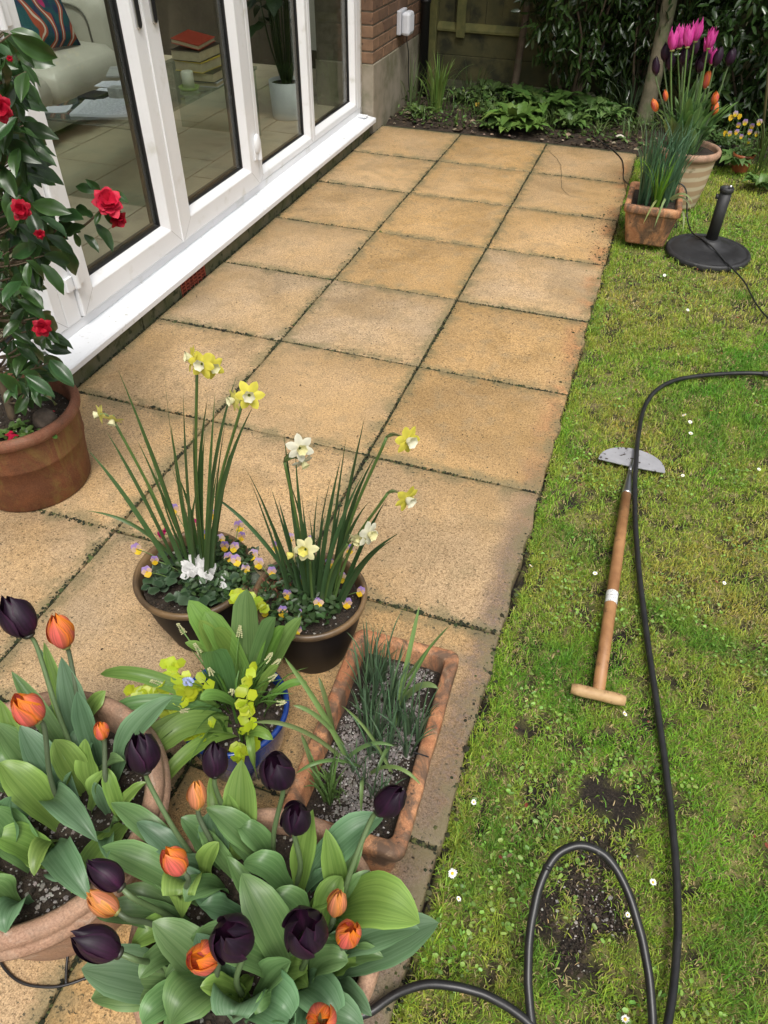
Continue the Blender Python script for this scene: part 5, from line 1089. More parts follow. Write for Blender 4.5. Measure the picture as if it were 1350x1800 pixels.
# ============================================================ DAFFODILS
def daffodil_flower(parent, c, face, size, Ct, Cc, cup=.36, cuplen=.5):
    size = size * .88
    face = nrm(face); s1 = nrm(np.cross(face, UP + .01)); s2 = np.cross(s1, face); r0 = rng.uniform(0, 1)
    mb = MB(); lathe(mb, [(.02 * size, -.25 * size), (.06 * size, -.1 * size), (.10 * size, 0)], (0, 0, 0), 8)
    M3 = np.array([s1, s2, face]); V = mb.V[0] @ M3 + c; mb.V[0] = V; mb.C[0][:] if False else None; mb.C[0] = np.tile(np.array((.22, .3, .06)), (len(V), 1))
    f = mb.obj('flower', M_stem, parent)
    for i in range(6):
        a = r0 + i * 1.0472; o = s1 * math.cos(a) + s2 * math.sin(a); l = size * rng.uniform(.88, 1.08); bk = rng.uniform(-.16, .12)
        mb = MB(); ribbon(mb, bez(c + o * size * .08, c + o * l * .55 + face * l * .08, c + o * l + face * l * bk, 8), size * .30, 'petal', face, m=4, fold=-.15, rip=.15, rf=7, C=Ct); mb.obj('petal', M_petal, f)
    mb = MB(); n = 24; th_ = np.linspace(0, 6.283, n, endpoint=False); V = []
    for k, (rr, zz) in enumerate([(.10, .0), (.20, .10), (.27, .30), (.31, .46), (.36, .52)]):
        fr = 1 + (.10 * np.sin(th_ * 6) if k >= 3 else 0) * np.ones(n); q = rr * size * cup / .36 * fr
        V.append(np.outer(q * np.cos(th_), s1) + np.outer(q * np.sin(th_), s2) + face * zz * size * cuplen / .5 + c)
    i = np.arange(n); j = (i + 1) % n; mb.add(np.concatenate(V), np.concatenate([np.c_[k * n + i, k * n + j, (k + 1) * n + j, (k + 1) * n + i] for k in range(4)]), Cc); mb.obj('corona', M_petal, f)
def daffs(label, c0, rad, tips, yc, stems, C, name='daffodil_clump', half=.0064):
    c0 = np.asarray(c0, float); t = thing(name, label, 'daffodil', c0)
    for (u, v, sp_) in tips:
        y = yc + rng.uniform(-sp_, sp_); tp = PY(u, v, y); b = c0 + np.array([np.clip((tp[0] - c0[0]) * .28, -rad, rad) + rng.uniform(-.012, .012), np.clip((y - c0[1]) * .5, -rad, rad) + rng.uniform(-.02, .02), 0])
        d = tp - b; mb = MB(); ct = b + d * .5 + UP * np.linalg.norm(d[:2]) * rng.uniform(.1, .55) - d * [.12, .12, 0] + rng.uniform(-.022, .022, 3)
        ribbon(mb, bez(b, ct, tp, 16), half * rng.uniform(.85, 1.15), 'sword', nrm(np.array([rng.uniform(-.5, .5), -1, .2])), m=3, fold=.45, C=jcol(C, 1, .2, .06)[0], twist=rng.uniform(-1.0, 1.0)); mb.obj('leaf', M_blade, t)
    for (top, fls) in stems:
        top = np.asarray(top, float); b = c0 + np.array([(top[0] - c0[0]) * .25, (top[1] - c0[1]) * .4, 0]); mb = MB()
        P = smooth_path([b, b + (top - b) * .5 + UP * .02 - (top - b) * [.1, .1, 0], top], 8); tube(mb, P, np.linspace(.0040, .0030, len(P)), 7, (.10, .17, .045)); st = mb.obj('stem', M_stem, t)
        for (c, face, size, Ct, Cc) in fls:
            c = np.asarray(c, float); face = nrm(face); bk = c - face * size * .3
            mb = MB(); m_ = top + UP * .012 + (bk - top) * .4; tube(mb, bez(top, m_, bk, 7), [.0026, .0032, .0030, .0022, .0018, .0018, .0022], 6, (.14, .20, .07)); mb.obj('pedicel', M_stem, t)
            daffodil_flower(t, c, face, size, Ct, Cc)
        mb = MB(); d = nrm(fls[0][0] - top) if len(fls) else UP; ribbon(mb, bez(top - UP * .004, top + UP * .014 + d * .004, top + d * .034 + UP * .006, 6), .0042, 'oval', UP, m=2, fold=.8, C=(.20, .19, .09)); mb.obj('spathe', M_leaf, t)
DC = (.085, .155, .052); YEL = (.80, .72, .10); LEM = (.82, .76, .20); WHT = (.80, .78, .62); CRM = (.80, .76, .42); CUPW = (.80, .78, .50)
y1_ = D1[1]
daffs('tall daffodil clump with lemon flowers in the left glazed pot', (D1[0] - .01, D1[1] + .015, .19), .05,
      [(208, 651, .03), (152, 788, .03), (230, 702, .04), (289, 656, .03), (242, 775, .04), (416, 661, .03), (365, 700, .05), (445, 714, .03), (404, 795, .05), (360, 766, .05), (267, 805, .05), (382, 825, .05), (300, 745, .05), (322, 690, .05), (295, 800, .05), (340, 720, .05), (378, 690, .05), (188, 760, .05), (310, 830, .06), (255, 850, .06), (350, 850, .06), (398, 730, .04), (420, 770, .05), (152, 898, .05)],
      y1_, [(PY(346, 655, y1_), [(PY(338, 629, y1_ - .01), (-.6, -.5, .3), .030, YEL, CUPW), (PY(355, 640, y1_ - .02), (.1, -.9, .3), .032, YEL, WHT), (PY(373, 644, y1_), (.7, -.5, .1), .030, YEL, CUPW)]),
            (PY(425, 712, y1_ - .02), [(PY(438, 695, y1_ - .03), (.4, -.8, .35), .034, YEL, WHT), (PY(412, 703, y1_ - .01), (-.4, -.6, .1), .029, LEM, CUPW)]),
            (PY(203, 745, y1_ + .01), [(PY(176, 728, y1_), (-.8, -.4, -.1), .027, LEM, CUPW), (PY(198, 737, y1_ - .01), (.1, -.7, -.5), .028, LEM, CUPW)])], DC)
y2_ = D2[1]
daffs('clump of cream and yellow daffodils in the right glazed pot', (D2[0] + .01, D2[1] + .0, .185), .06,
      [(426, 815, .04), (475, 854, .04), (499, 763, .03), (519, 790, .04), (543, 903, .05), (641, 734, .03), (609, 766, .04), (599, 805, .04), (677, 881, .05), (702, 937, .04), (362, 864, .05), (560, 860, .05), (625, 800, .05), (585, 830, .05), (455, 870, .05), (440, 845, .04), (510, 850, .05), (660, 800, .04), (640, 830, .05), (690, 950, .03), (600, 880, .05), (572, 900, .05), (650, 880, .05), (530, 870, .04), (490, 880, .05)],
      y2_, [(PY(680, 768, y2_), [(PY(716, 773, y2_ - .01), (.8, -.5, .1), .036, YEL, WHT)]), (PY(682, 866, y2_ - .02), [(PY(715, 876, y2_ - .03), (.8, -.5, -.1), .036, YEL, WHT)]),
            (PY(500, 812, y2_ - .02), [(PY(527, 788, y2_ - .03), (.6, -.6, .3), .034, WHT, CRM), (PY(532, 812, y2_ - .02), (.6, -.4, -.4), .028, WHT, CRM)]),
            (PY(545, 985, y2_ - .07), [(PY(537, 966, y2_ - .08), (.05, -.8, .45), .036, CRM, LEM), (PY(516, 975, y2_ - .07), (-.7, -.5, .0), .030, CRM, LEM)]),
            (PY(612, 955, y2_ - .04), [(PY(648, 938, y2_ - .05), (.8, -.4, .2), .034, WHT, CRM), (PY(630, 948, y2_ - .06), (.0, -.8, -.2), .026, CRM, CRM)])], (.070, .135, .052))
# thin bulb leaves and fine foliage
def reeds(label, name, pts, C, L, half, parent_c, n_each, spread=.35, nseg=8, cat='plant', j=.35, rad=.012, droop=.5):
    t = thing(name, label, cat, parent_c); C = np.asarray(C)
    for p in pts:
        mb = MB(); blades_clump(mb, p, n_each, L, half, spread, C, rad=rad, j=j, nseg=nseg, fold=.5, droop=droop); mb.obj('shoot', M_blade, t)
    return t
sc_ = np.array([1.355, 4.06, .165])
reeds('dense bundle of blue-green narcissus leaves in the square pot', 'narcissus_leaves', [sc_ + np.array([rng.uniform(-.09, .09), rng.uniform(-.12, .12), 0]) for _ in range(26)], (.10, .20, .105), .37, .0036, sc_, 9, .38)
reeds('fresh green bulb leaves at the front of the square pot', 'narcissus_leaves', [np.array([1.375 + rng.uniform(-.015, .015), 3.93 + rng.uniform(-.02, .02), .165]) for _ in range(3)], (.15, .30, .03), .26, .0045, np.array([1.375, 3.93, .165]), 10, .45)
t = thing('withered_leaves', 'pale withered leaves flopping over the front of the square pot', 'leaves', (1.42, 3.9, .19))
for (tp, b) in (((1150, 400), (1170, 350)), ((1130, 395), (1158, 352)), ((1215, 370), (1180, 352)), ((1218, 358), (1178, 350)), ((1200, 410), (1196, 372))):
    b = PY(b[0], b[1], 3.93); e_ = PY(tp[0], tp[1], 3.84); mb = MB(); ribbon(mb, bez(b, (b + e_) / 2 + UP * .07, e_, 10), .006, 'strap', (0, -1, .4), m=2, fold=.2, C=jcol((.32, .36, .16), 1, .2)[0], twist=1); mb.obj('leaf', M_blade, t)

def tz(u, v): p = PZ(u, v, .125); return p
reeds('thin upright chive-like shoots at the back of the trough', 'bulb_shoots', [tz(660, 1225), tz(648, 1200), tz(690, 1230), tz(672, 1195), tz(640, 1240), tz(680, 1255), tz(655, 1260)], (.13, .22, .12), .19, .0026, tz(665, 1220), 13, .30)
reeds('thin upright chive-like shoots in the middle of the trough', 'bulb_shoots', [tz(690, 1310), tz(720, 1290), tz(665, 1300), tz(700, 1270), tz(640, 1290), tz(715, 1330), tz(650, 1330), tz(680, 1345), tz(735, 1300)], (.13, .22, .12), .18, .0026, tz(690, 1300), 12, .38)
reeds('short tuft of green shoots at the near left of the trough', 'bulb_shoots', [tz(580, 1415), tz(572, 1400), tz(590, 1400)], (.14, .24, .07), .12, .0028, tz(578, 1410), 12, .5)
reeds('sparse thin shoots near the front corner of the trough', 'bulb_shoots', [tz(655, 1400), tz(640, 1380), tz(668, 1415), tz(625, 1360)], (.12, .21, .11), .11, .0022, tz(655, 1400), 8, .35)
t = thing('arching_leaves', 'long arching strap leaves sprawling across the trough', 'leaves', tz(600, 1300))
for (b, tp, z, hw, ar_) in [((690, 1290), (737, 1065), .36, .006, .02), ((690, 1230), (790, 1100), .34, .004, .03), ((700, 1240), (765, 1125), .33, .004, .02), ((700, 1245), (770, 1210), .27, .008, .09), ((610, 1330), (500, 1155), .30, .008, .06), ((605, 1310), (515, 1240), .26, .006, .07), ((600, 1330), (445, 1270), .24, .007, .10), ((600, 1345), (694, 1312), .24, .005, .09), ((640, 1350), (520, 1360), .20, .005, .09), ((650, 1360), (740, 1380), .2, .0045, .10), ((640, 1370), (635, 1430), .15, .005, .12), ((590, 1300), (560, 1190), .26, .006, .05), ((690, 1360), (600, 1240), .24, .005, .08), ((560, 1380), (530, 1290), .24, .007, .06), ((700, 1310), (660, 1370), .18, .005, .1)]:
    b = tz(*b); e_ = PZ(tp[0], tp[1], z); mb = MB(); ribbon(mb, bez(b, (b + e_) / 2 + UP * ar_, e_, 14), hw, 'strap', UP * .6 + np.array([0, -.8, 0]), m=3, fold=.5, C=jcol((.20, .31, .11), 1, .25)[0], twist=rng.uniform(-.6, .6)); mb.obj('leaf', M_blade, t)

# ============================================================ BLUE POT
def bz(u, v, z=.165): p = PZ(u, v, z); d = p - np.array([BL[0], BL[1], z]); r = np.linalg.norm(d[:2]); return p if r < .09 else np.array([BL[0], BL[1], z]) + d * .09 / r
hy = thing('hyacinth_leaves', 'broad light green strap leaves rising from the blue pot', 'plant', (BL[0], BL[1], .165))
HG = (.20, .33, .075); HB = (.165, .30, .10)
for (b, tp, z, hw, ar_, C) in [((420, 1200), (332, 1055), .36, .026, .03, HG), ((430, 1200), (360, 1075), .34, .024, .05, HG), ((440, 1180), (434, 1035), .37, .028, .02, HB), ((400, 1220), (374, 1145), .36, .026, .04, HB), ((450, 1190), (485, 1085), .35, .024, .03, HB), ((455, 1200), (500, 1100), .34, .020, .02, HG), ((460, 1210), (530, 1085), .33, .018, .03, HG), ((380, 1250), (176, 1185), .26, .014, .10, HG), ((385, 1260), (190, 1250), .24, .014, .09, HB), ((390, 1270), (245, 1310), .22, .018, .08, HG), ((400, 1280), (275, 1320), .22, .024, .10, HG), ((410, 1290), (275, 1390), .18, .014, .09, HG), ((440, 1290), (453, 1370), .15, .008, .10, HG), ((430, 1170), (375, 1105), .33, .022, .03, HG), ((440, 1160), (520, 1120), .28, .012, .04, HG), ((410, 1180), (325, 1130), .30, .012, .04, HG), ((450, 1240), (490, 1170), .30, .014, .03, HG), ((420, 1250), (352, 1230), .28, .014, .06, HG), ((400, 1170), (350, 1090), .34, .018, .03, HG), ((470, 1240), (540, 1200), .24, .008, .06, HG), ((430, 1300), (480, 1300), .22, .010, .06, HG)]:
    b = bz(*b); e_ = PZ(tp[0], tp[1], z); d = nrm((e_ - b) * [1, 1, 0]); mb = MB(); ribbon(mb, bez(b, (b + e_) / 2 + UP * ar_, e_, 16), hw * 1.25, 'strap', UP * .8 - d * .7 + np.array([0, -.35, 0]), m=6, fold=.42, rip=.06, C=jcol(C, 1, .12)[0]); mb.obj('leaf', M_tleaf, hy)
mb = MB(); blades_clump(mb, (BL[0], BL[1], .16), 60, .13, .003, .9, (.10, .20, .04), rad=.085); tg = thing('muscari', 'grape hyacinths with pale seed spikes in the blue pot', 'plant', (BL[0], BL[1], .165)); mb.obj('foliage', M_blade, tg)
for (u, v, z, C) in [(318, 1105, .30, 0), (347, 1140, .29, 0), (421, 1110, .30, 0), (518, 1105, .28, 0), (330, 1198, .28, 1), (407, 1215, .30, 0), (473, 1155, .30, 0), (486, 1165, .29, 0), (480, 1190, .28, 0), (495, 1235, .25, 0), (325, 1250, .26, 0), (275, 1200, .26, 0), (370, 1180, .29, 0)]:
    c = PZ(u, v, z); b = bz(u, v); b = np.array([BL[0], BL[1], .165]) * .6 + b * .4; mb = MB(); ax = nrm(c - b); k = 26; ts = np.linspace(0, 1, k); a = ts * 40
    s1 = nrm(np.cross(ax, UP + [.1, 0, 0])); s2 = np.cross(ax, s1); L = .026; r = .008 * np.sin(np.clip(ts * 2.6 + .4, 0, 3.0)) if C else .0055 * (1 - ts * .6)
    lumps(mb, c + np.outer((ts - .5) * L, ax) + np.outer(r * np.cos(a), s1) + np.outer(r * np.sin(a), s2), np.full(k, .0036 if C else .0022), jcol((.42, .50, .80) if C else (.52, .52, .28), k, .2, .05), 1.0); mb.obj('spike', M_petal, tg)
    mb = MB(); tube(mb, smooth_path([b, (b + c) / 2 + UP * .015, c], 4), .0016, 5, (.13, .24, .06)); mb.obj('stem', M_stem, tg)
cj = thing('creeping_jenny', 'lime yellow creeping jenny spilling round the blue pot', 'plant', (BL[0], BL[1], .17))
for line in [[(300, 1165, .25), (315, 1185, .25), (330, 1205, .24), (345, 1225, .22)], [(285, 1195, .25), (300, 1210, .24), (315, 1230, .23)], [(232, 1220, .24), (255, 1225, .24), (280, 1215, .24)], [(437, 1210, .27), (433, 1235, .26), (442, 1260, .24), (430, 1280, .22)], [(345, 1275, .22), (365, 1285, .21), (335, 1290, .22)], [(443, 1305, .19), (425, 1320, .18), (410, 1325, .18)], [(450, 1180, .28), (442, 1195, .27)], [(295, 1250, .23), (310, 1265, .22), (330, 1270, .21)], [(455, 1070, .27), (440, 1060, .26), (420, 1050, .25), (405, 1052, .24)], [(360, 1200, .26), (355, 1220, .24)]]:
    P = np.array([PZ(*q) for q in line]); Pp = smooth_path(P, 5) if len(P) > 2 else P; mb = MB(); tube(mb, Pp, .0012, 5, (.35, .42, .04))
    for p in Pp[::2]:
        for s in (-1, 1):
            d = rdir(1, -.1, .35)[0]; leafcloud(mb, p[None], d[None], nrm(UP + rdir(1) * .4 + np.array([0, -.5, 0])), rng.uniform(.020, .030), rng.uniform(.011, .015), jcol((.42, .50, .025), 1, .2, .06), -.08, True)
    mb.obj('runner', M_leaf, cj)

# ============================================================ VIOLAS, CYCLAMEN
def viola_flower(parent, c, face, s, top=(.36, .24, .55), low=(.80, .55, .02), side=None):
    face = nrm(face); s1 = nrm(np.cross(UP, face)); s2 = np.cross(face, s1); mb = MB(); side = side or tuple(.5 * np.array(top) + .5 * np.array(low))
    for (a, l, w_, C, dz) in ((65, 1.0, .55, top, -.05), (115, 1.0, .55, top, -.08), (10, .85, .45, side, .02), (170, .85, .45, side, .03), (270, 1.0, .62, low, .08)):
        o = s1 * math.cos(R_(a)) + s2 * math.sin(R_(a)); P = bez(c + face * dz * s * .3, c + o * s * l * .5 + face * s * (.12 + dz), c + o * s * l + face * s * dz, 6); ribbon(mb, P, s * w_, 'oval', face, m=4, fold=.0, C=C, rip=.15)
    sphere(mb, c + face * s * .12, s * .13, (.75, .42, .02), 6, 4); mb.obj('flower', M_petal, parent)
def viola(label, pts, base, leafC=(.055, .10, .035), s=.015, nleaf=160, rad=.07, hgt=.05, tops=None, lows=None, y=None, grp='violas in pots'):
    base = np.asarray(base, float); t = thing('viola', label, 'viola', base, grp); mb = MB(); a = rng.uniform(0, 6.28, nleaf); r = rad * np.sqrt(rng.random(nleaf))
    p = base + np.c_[r * np.cos(a), r * np.sin(a), rng.uniform(.0, hgt, nleaf)]; leafcloud(mb, p, rdir(nleaf, -.1, .8), nrm(UP + rdir(nleaf) * .6), rng.uniform(.012, .024, nleaf), rng.uniform(.004, .008, nleaf), jcol(leafC, nleaf, .4, .1), .1); mb.obj('foliage', M_leaf, t)
    for i, (u, v, z) in enumerate(pts):
        c = PZ(u, v, z) if y is None else PY(u, v, y + rng.uniform(-.03, .03)); mb = MB(); b = base + (c - base) * [.6, .6, 0]; tube(mb, bez(b, (b + c) / 2 + UP * .01, c, 5), .0012, 5, (.12, .19, .05)); mb.obj('stem', M_stem, t)
        tp = (tops or [(.36, .24, .55), (.42, .27, .58), (.30, .2, .5), (.55, .4, .62)])[i % len(tops or [0, 0, 0, 0])]; lo = (lows or [(.80, .52, .02), (.85, .62, .03)])[i % 2]
        viola_flower(t, c, nrm(nrm(CAM - c) * .8 + rdir(1)[0] * .35 + np.array([0, -.1, 0])), s * rng.uniform(.85, 1.15), tp, lo)
    return t
viola('purple and yellow violas round the rim of the left glazed pot', [(258, 1005, .25), (412, 962, .26), (425, 943, .26), (388, 948, .25), (402, 980, .25), (240, 965, .23), (305, 895, .27), (445, 975, .24), (374, 905, .28), (415, 985, .25), (395, 960, .26), (432, 1000, .24), (272, 985, .24), (420, 925, .26), (360, 940, .26)], (D1[0] + .06, D1[1] + .02, .2), rad=.095, nleaf=700)
viola('purple and yellow violas among daffodils in the right glazed pot', [(530, 1020, .25), (547, 950, .27), (615, 965, .27), (600, 1015, .25), (634, 1040, .23), (485, 960, .26), (497, 1075, .23), (465, 1075, .23), (525, 1080, .22), (522, 1108, .21), (580, 990, .26), (510, 945, .26), (478, 1005, .25), (560, 1060, .24), (505, 1045, .24), (455, 990, .25), (610, 1060, .23), (540, 1000, .26)], (D2[0] - .02, D2[1] - .01, .195), rad=.10, nleaf=600)
viola('yellow and purple violas in the small orange pot', [(1295, 232, 0), (1310, 215, 0), (1322, 222, 0), (1330, 235, 0), (1303, 240, 0), (1316, 248, 0), (1298, 220, 0), (1335, 215, 0), (1318, 232, 0)], (1.845, 5.40, .06), s=.018, rad=.07, hgt=.10, nleaf=160, y=5.38, leafC=(.08, .14, .04))
viola('yellow violas in the small black pot by the tulips', [(1285, 207, 0), (1293, 200, 0), (1275, 235, 0), (1283, 235, 0), (1300, 205, 0)], (1.715, 5.48, .055), s=.019, rad=.08, hgt=.10, nleaf=160, y=5.45, leafC=(.08, .14, .04), tops=[(.75, .5, .03), (.5, .4, .6)])
cy = thing('cyclamen', 'white cyclamen with marbled leaves at the front of the left glazed pot', 'cyclamen', (D1[0] + .03, D1[1] - .05, .2))
for i in range(90):
    a = rng.uniform(0, 6.28); r = .115 * math.sqrt(rng.random()); c = np.array([D1[0] + .012 + r * math.cos(a), D1[1] - .02 + r * math.sin(a) * .8, .205 + rng.uniform(0, .03)])
    d = rdir(1, -.05, .2)[0]; s = rng.uniform(.022, .036); mb = MB(); n_ = nrm(UP + rdir(1)[0] * .35); ribbon(mb, bez(c, c + d * s * .5 + n_ * .002, c + d * s, 6), s * .55, 'petal', n_, m=4, fold=.1, C=jcol((.045, .085, .04), 1, .35, .1)[0], rip=.2, edge=(.10, .15, .09)); mb.obj('leaf', M_leaf, cy)
for (u, v, z) in ((336, 998, .25), (352, 1006, .25), (362, 1018, .24), (333, 1012, .245), (384, 1028, .235), (348, 993, .26), (368, 1008, .245)):
    c = PZ(u, v, z); mb = MB()
    for k in range(4 if u != 384 else 2):
        a = k * 1.5 + rng.uniform(-.4, .4); o = nrm(np.array([math.cos(a), math.sin(a), rng.uniform(.3, 1.0)])); l = rng.uniform(.026, .036); ribbon(mb, bez(c, c + o * l * .5 + UP * .004, c + o * l, 6), .0095, 'petal', nrm(CAM - c), m=3, fold=.15, C=(.82, .81, .80), twist=rng.uniform(-.6, .6)); 
    fl = mb.obj('flower', M_petal, cy); mb = MB(); b = np.array([D1[0] + .02, D1[1] - .04, .2]); tube(mb, bez(b, (b + c) / 2 + UP * .02, c, 5), .0016, 5, (.16, .09, .06)); mb.obj('stem', M_stem, cy)
t = thing('pink_primula', 'magenta blooms behind the daffodil stems in the left glazed pot', 'flower', PZ(340, 935, .21))
for (u, v, z) in ((347, 915, .25), (288, 932, .25), (352, 922, .24), (283, 940, .24)):
    c = PZ(u, v, z); mb = MB(); 
    for k in range(6): o = rdir(1, -.2, .8)[0]; ribbon(mb, bez(c, c + o * .006, c + o * .012, 4), .006, 'petal', nrm(CAM - c), m=2, fold=.1, C=jcol((.55, .02, .16), 1, .2)[0])
    mb.obj('flower', M_petal, t)
st = thing('stone', 'green mossy stone on the compost between the glazed pots', 'stone', PZ(448, 1015, .2)); mb = MB(); sphere(mb, PZ(446, 1018, .205), (.022, .018, .016), (.10, .12, .085), 12, 8, .07); mb.obj('stone_body', M_moss, st)
st = thing('stone', 'smooth grey pebble among the daffodils of the right glazed pot', 'stone', PZ(520, 1018, .2)); mb = MB(); sphere(mb, PZ(520, 1018, .205), (.022, .016, .022), (.14, .145, .15), 14, 10, .02); mb.obj('stone_body', M_moss, st)
t = thing('heather', 'rusty brown dried heather in the right glazed pot', 'plant', PZ(485, 1045, .2)); mb = MB(); n = 160; c = PZ(485, 1048, .2); p = c + rng.normal(0, 1, (n, 3)) * [.018, .018, .012] + UP * .02; leafcloud(mb, p, rdir(n, 0, 1), rdir(n), .010, .002, jcol((.20, .085, .05), n, .4, .2)); tag(mb.obj('sprigs', M_leaf, t), kind='stuff')

# ============================================================ CAMELLIA
M_cam = mat('camellia_leaf', (1, 1, 1), (.75, .82, .78), rough=.30, vs=20, attr=True, transl=.08, spec=.5)
M_cstem = mat('camellia_twig', (.16, .115, .07), (.09, .07, .045), rough=.8, vs=30)
cam_ = thing('camellia', 'glossy green camellia bush with red flowers in the large terracotta pot', 'camellia', (CAMX, CAMY, .24))
cl = []
for k in range(5):
    mb = MB(); c = jcol((.032, .078, .020), 1, .35, .12)[0]; q = rng.uniform(-.10, .02)
    ribbon(mb, bez((0, 0, 0), (0, .55, .06), (0, 1.0, q - .10), 12), .225, 'oval', UP, m=6, fold=rng.uniform(.15, .42), rip=.10, rf=14, C=c, edge=c * 1.5, twist=rng.uniform(-.3, .3)); me = mb.mesh('leaf'); me.materials.append(M_cam); cl.append(me)
def cleaf(base, tip, nrm_):
    base, tip = np.asarray(base, float), np.asarray(tip, float); y = tip - base; L = np.linalg.norm(y); y /= L; n_ = np.asarray(nrm_, float); n_ = n_ - y * np.dot(n_, y); n_ = nrm(n_); x = np.cross(y, n_)
    o = bpy.data.objects.new('leaf', cl[int(rng.integers(0, 5))]); col.objects.link(o); o.parent = cam_
    m_ = Matrix(((x[0], y[0], n_[0], 0), (x[1], y[1], n_[1], 0), (x[2], y[2], n_[2], 0), (0, 0, 0, 1))); o.matrix_local = Matrix.Translation(Vector(base) - cam_.location) @ m_ @ Matrix.Diagonal((L, L, L, 1))
YB_ = 1.36
def toward(p): return nrm(CAM - p)
BR = [((171, 337), (131, 326)), ((176, 334), (152, 316)), ((195, 334), (226, 356)), ((168, 392), (200, 440)), ((182, 368), (203, 398)), ((178, 372), (166, 395)), ((147, 386), (97, 376)), ((142, 408), (98, 388)), ((148, 412), (174, 442)), ((130, 408), (141, 436)), ((107, 430), (138, 487)), ((78, 438), (118, 474)), ((96, 380), (58, 350)), ((150, 398), (112, 412)), ((126, 402), (88, 424)), ((160, 378), (130, 362)), ((112, 425), (90, 440)), ((98, 430), (70, 470)), ((88, 420), (45, 430)), ((165, 385), (150, 368))]
for (b, t) in BR:
    y = YB_ + rng.uniform(-.03, .03); B = PY(b[0], b[1], y); Tt = PY(t[0], t[1], y + rng.uniform(-.03, .02)); cleaf(B, Tt, toward(B) + rdir(1)[0] * .55 + UP * .4)
bound = lambda v: np.interp(v, [60, 120, 200, 260, 320, 360, 430, 480, 520, 560, 600, 650, 700], [22, 38, 48, 52, 58, 78, 92, 70, 58, 82, 96, 86, 82])
twigs = []
n = 0
while n < 430:
    v = rng.uniform(55, 700); u = bound(v) - rng.gamma(1.4, 32) if rng.random() < .8 else rng.uniform(-220, 60)
    if u < -260: continue
    y = CAMY + .02 + rng.uniform(-.17, .22); B = PY(u, v, y)
    if B[2] < .31 or B[0] < -.54: continue
    d = nrm(rdir(1, -.9, .25)[0] + np.array([.35, -.15, -.35])); L = rng.uniform(.055, .088); cleaf(B, B + d * L, toward(B) * .8 + UP * .5 + rdir(1)[0] * .6); twigs.append(B); n += 1
mb = MB(); base = np.array([CAMX, CAMY, .22]); trunk = smooth_path([base, (CAMX + .01, CAMY + .01, .45), (CAMX + .05, CAMY - .01, .75), (CAMX + .12, CAMY, 1.1), (CAMX + .2, CAMY + .03, 1.35)], 6); tube(mb, trunk, np.linspace(.014, .005, len(trunk)), 8)
tw = np.array(twigs)
for i in range(0, len(tw), 3):
    p = tw[i]; q = trunk[np.argmin(np.abs(trunk[:, 2] - (p[2] - .10)))]; tube(mb, bez(q, (p + q) / 2 + np.array([0, 0, -.03]), p, 6), np.linspace(.0040, .0016, 6), 5)
for path in ([PY(20, 470, CAMY), PY(80, 440, YB_), PY(120, 412, YB_), PY(150, 395, YB_), PY(180, 366, YB_), PY(190, 350, YB_)], [PY(80, 440, YB_), PY(97, 405, YB_), PY(95, 380, YB_)], [PY(0, 600, CAMY), PY(30, 570, YB_), PY(65, 575, YB_)]): P = smooth_path(path, 5); tube(mb, P, np.linspace(.0042, .0022, len(P)), 6)
mb.obj('branches', M_cstem, cam_)
def camflower(c, s, face, C=(.62, .012, .045), rows=4):
    face = nrm(face); s1 = nrm(np.cross(face, UP + .01)); s2 = np.cross(s1, face); mb = MB(); sphere(mb, c, s * .18, (.5, .02, .04), 8, 5); f = mb.obj('flower', M_petal, cam_)
    for r in range(rows):
        k = 7 - r; 
        for i in range(k):
            a = i * 6.283 / k + r * .5 + rng.uniform(-.15, .15); o = s1 * math.cos(a) + s2 * math.sin(a); l = s * (1 - .19 * r) * rng.uniform(.85, 1.1); up_ = .12 + .28 * r
            mb = MB(); ribbon(mb, bez(c + face * s * .05 * r, c + o * l * .6 + face * s * up_ * .6, c + o * l + face * s * (up_ - .08), 6), s * .36, 'petal', face, m=4, fold=-.12, rip=.35, rf=8, C=jcol(C, 1, .18, .05)[0]); mb.obj('petal', M_petal, f)
for (u, v, y, s, fc) in [(190, 356, YB_ - .01, .038, (.5, -.5, .6)), (206, 384, YB_, .024, (.8, -.3, -.3)), (75, 575, 1.16, .024, (.6, -.7, .3)), (38, 369, 1.13, .023, (.5, -.8, .4)), (70, 411, 1.15, .012, (.5, -.6, .1)), (-2, 190, 1.12, .028, (.7, -.6, .2)), (17, 103, 1.15, .006, (.5, -.6, .1))]:
    camflower(PY(u, v, y), s, np.array(fc), C=(.66, .02, .06) if s > .033 else (.45, .008, .03))
t = thing('fallen_camellia_petals', 'red fallen camellia petals on the compost of the big pot', 'petals', PZ(20, 780, .24))
for (u, v) in ((8, 765), (5, 785), (22, 792), (96, 722), (14, 775)):
    c = PZ(u, v, .255); mb = MB(); o = rdir(1, 0, .2)[0]; ribbon(mb, bez(c, c + o * .02 + UP * .008, c + o * .035, 6), .013, 'petal', UP, m=4, fold=.2, rip=.2, C=(.5, .01, .05)); mb.obj('petal', M_petal, t)
t = thing('stone', 'brown knobbly lump on the compost at the foot of the camellia', 'stone', PZ(82, 735, .25)); mb = MB(); sphere(mb, PZ(80, 738, .262), (.038, .034, .034), (.13, .10, .075), 16, 10, .05); mb.obj('stone_body', M_moss, t)
t = thing('pot_weeds', 'small green weeds growing under the camellia', 'weeds', PZ(70, 790, .25)); mb = MB(); n = 60; p = np.array([CAMX + .08, CAMY - .07, .245]) + rng.normal(0, 1, (n, 3)) * [.03, .03, .004] + UP * .006; leafcloud(mb, p, rdir(n, 0, .7), nrm(UP + rdir(n) * .4), .026, .008, jcol((.09, .16, .035), n, .35, .1), .1, True)
mb.obj('foliage', M_leaf, t)

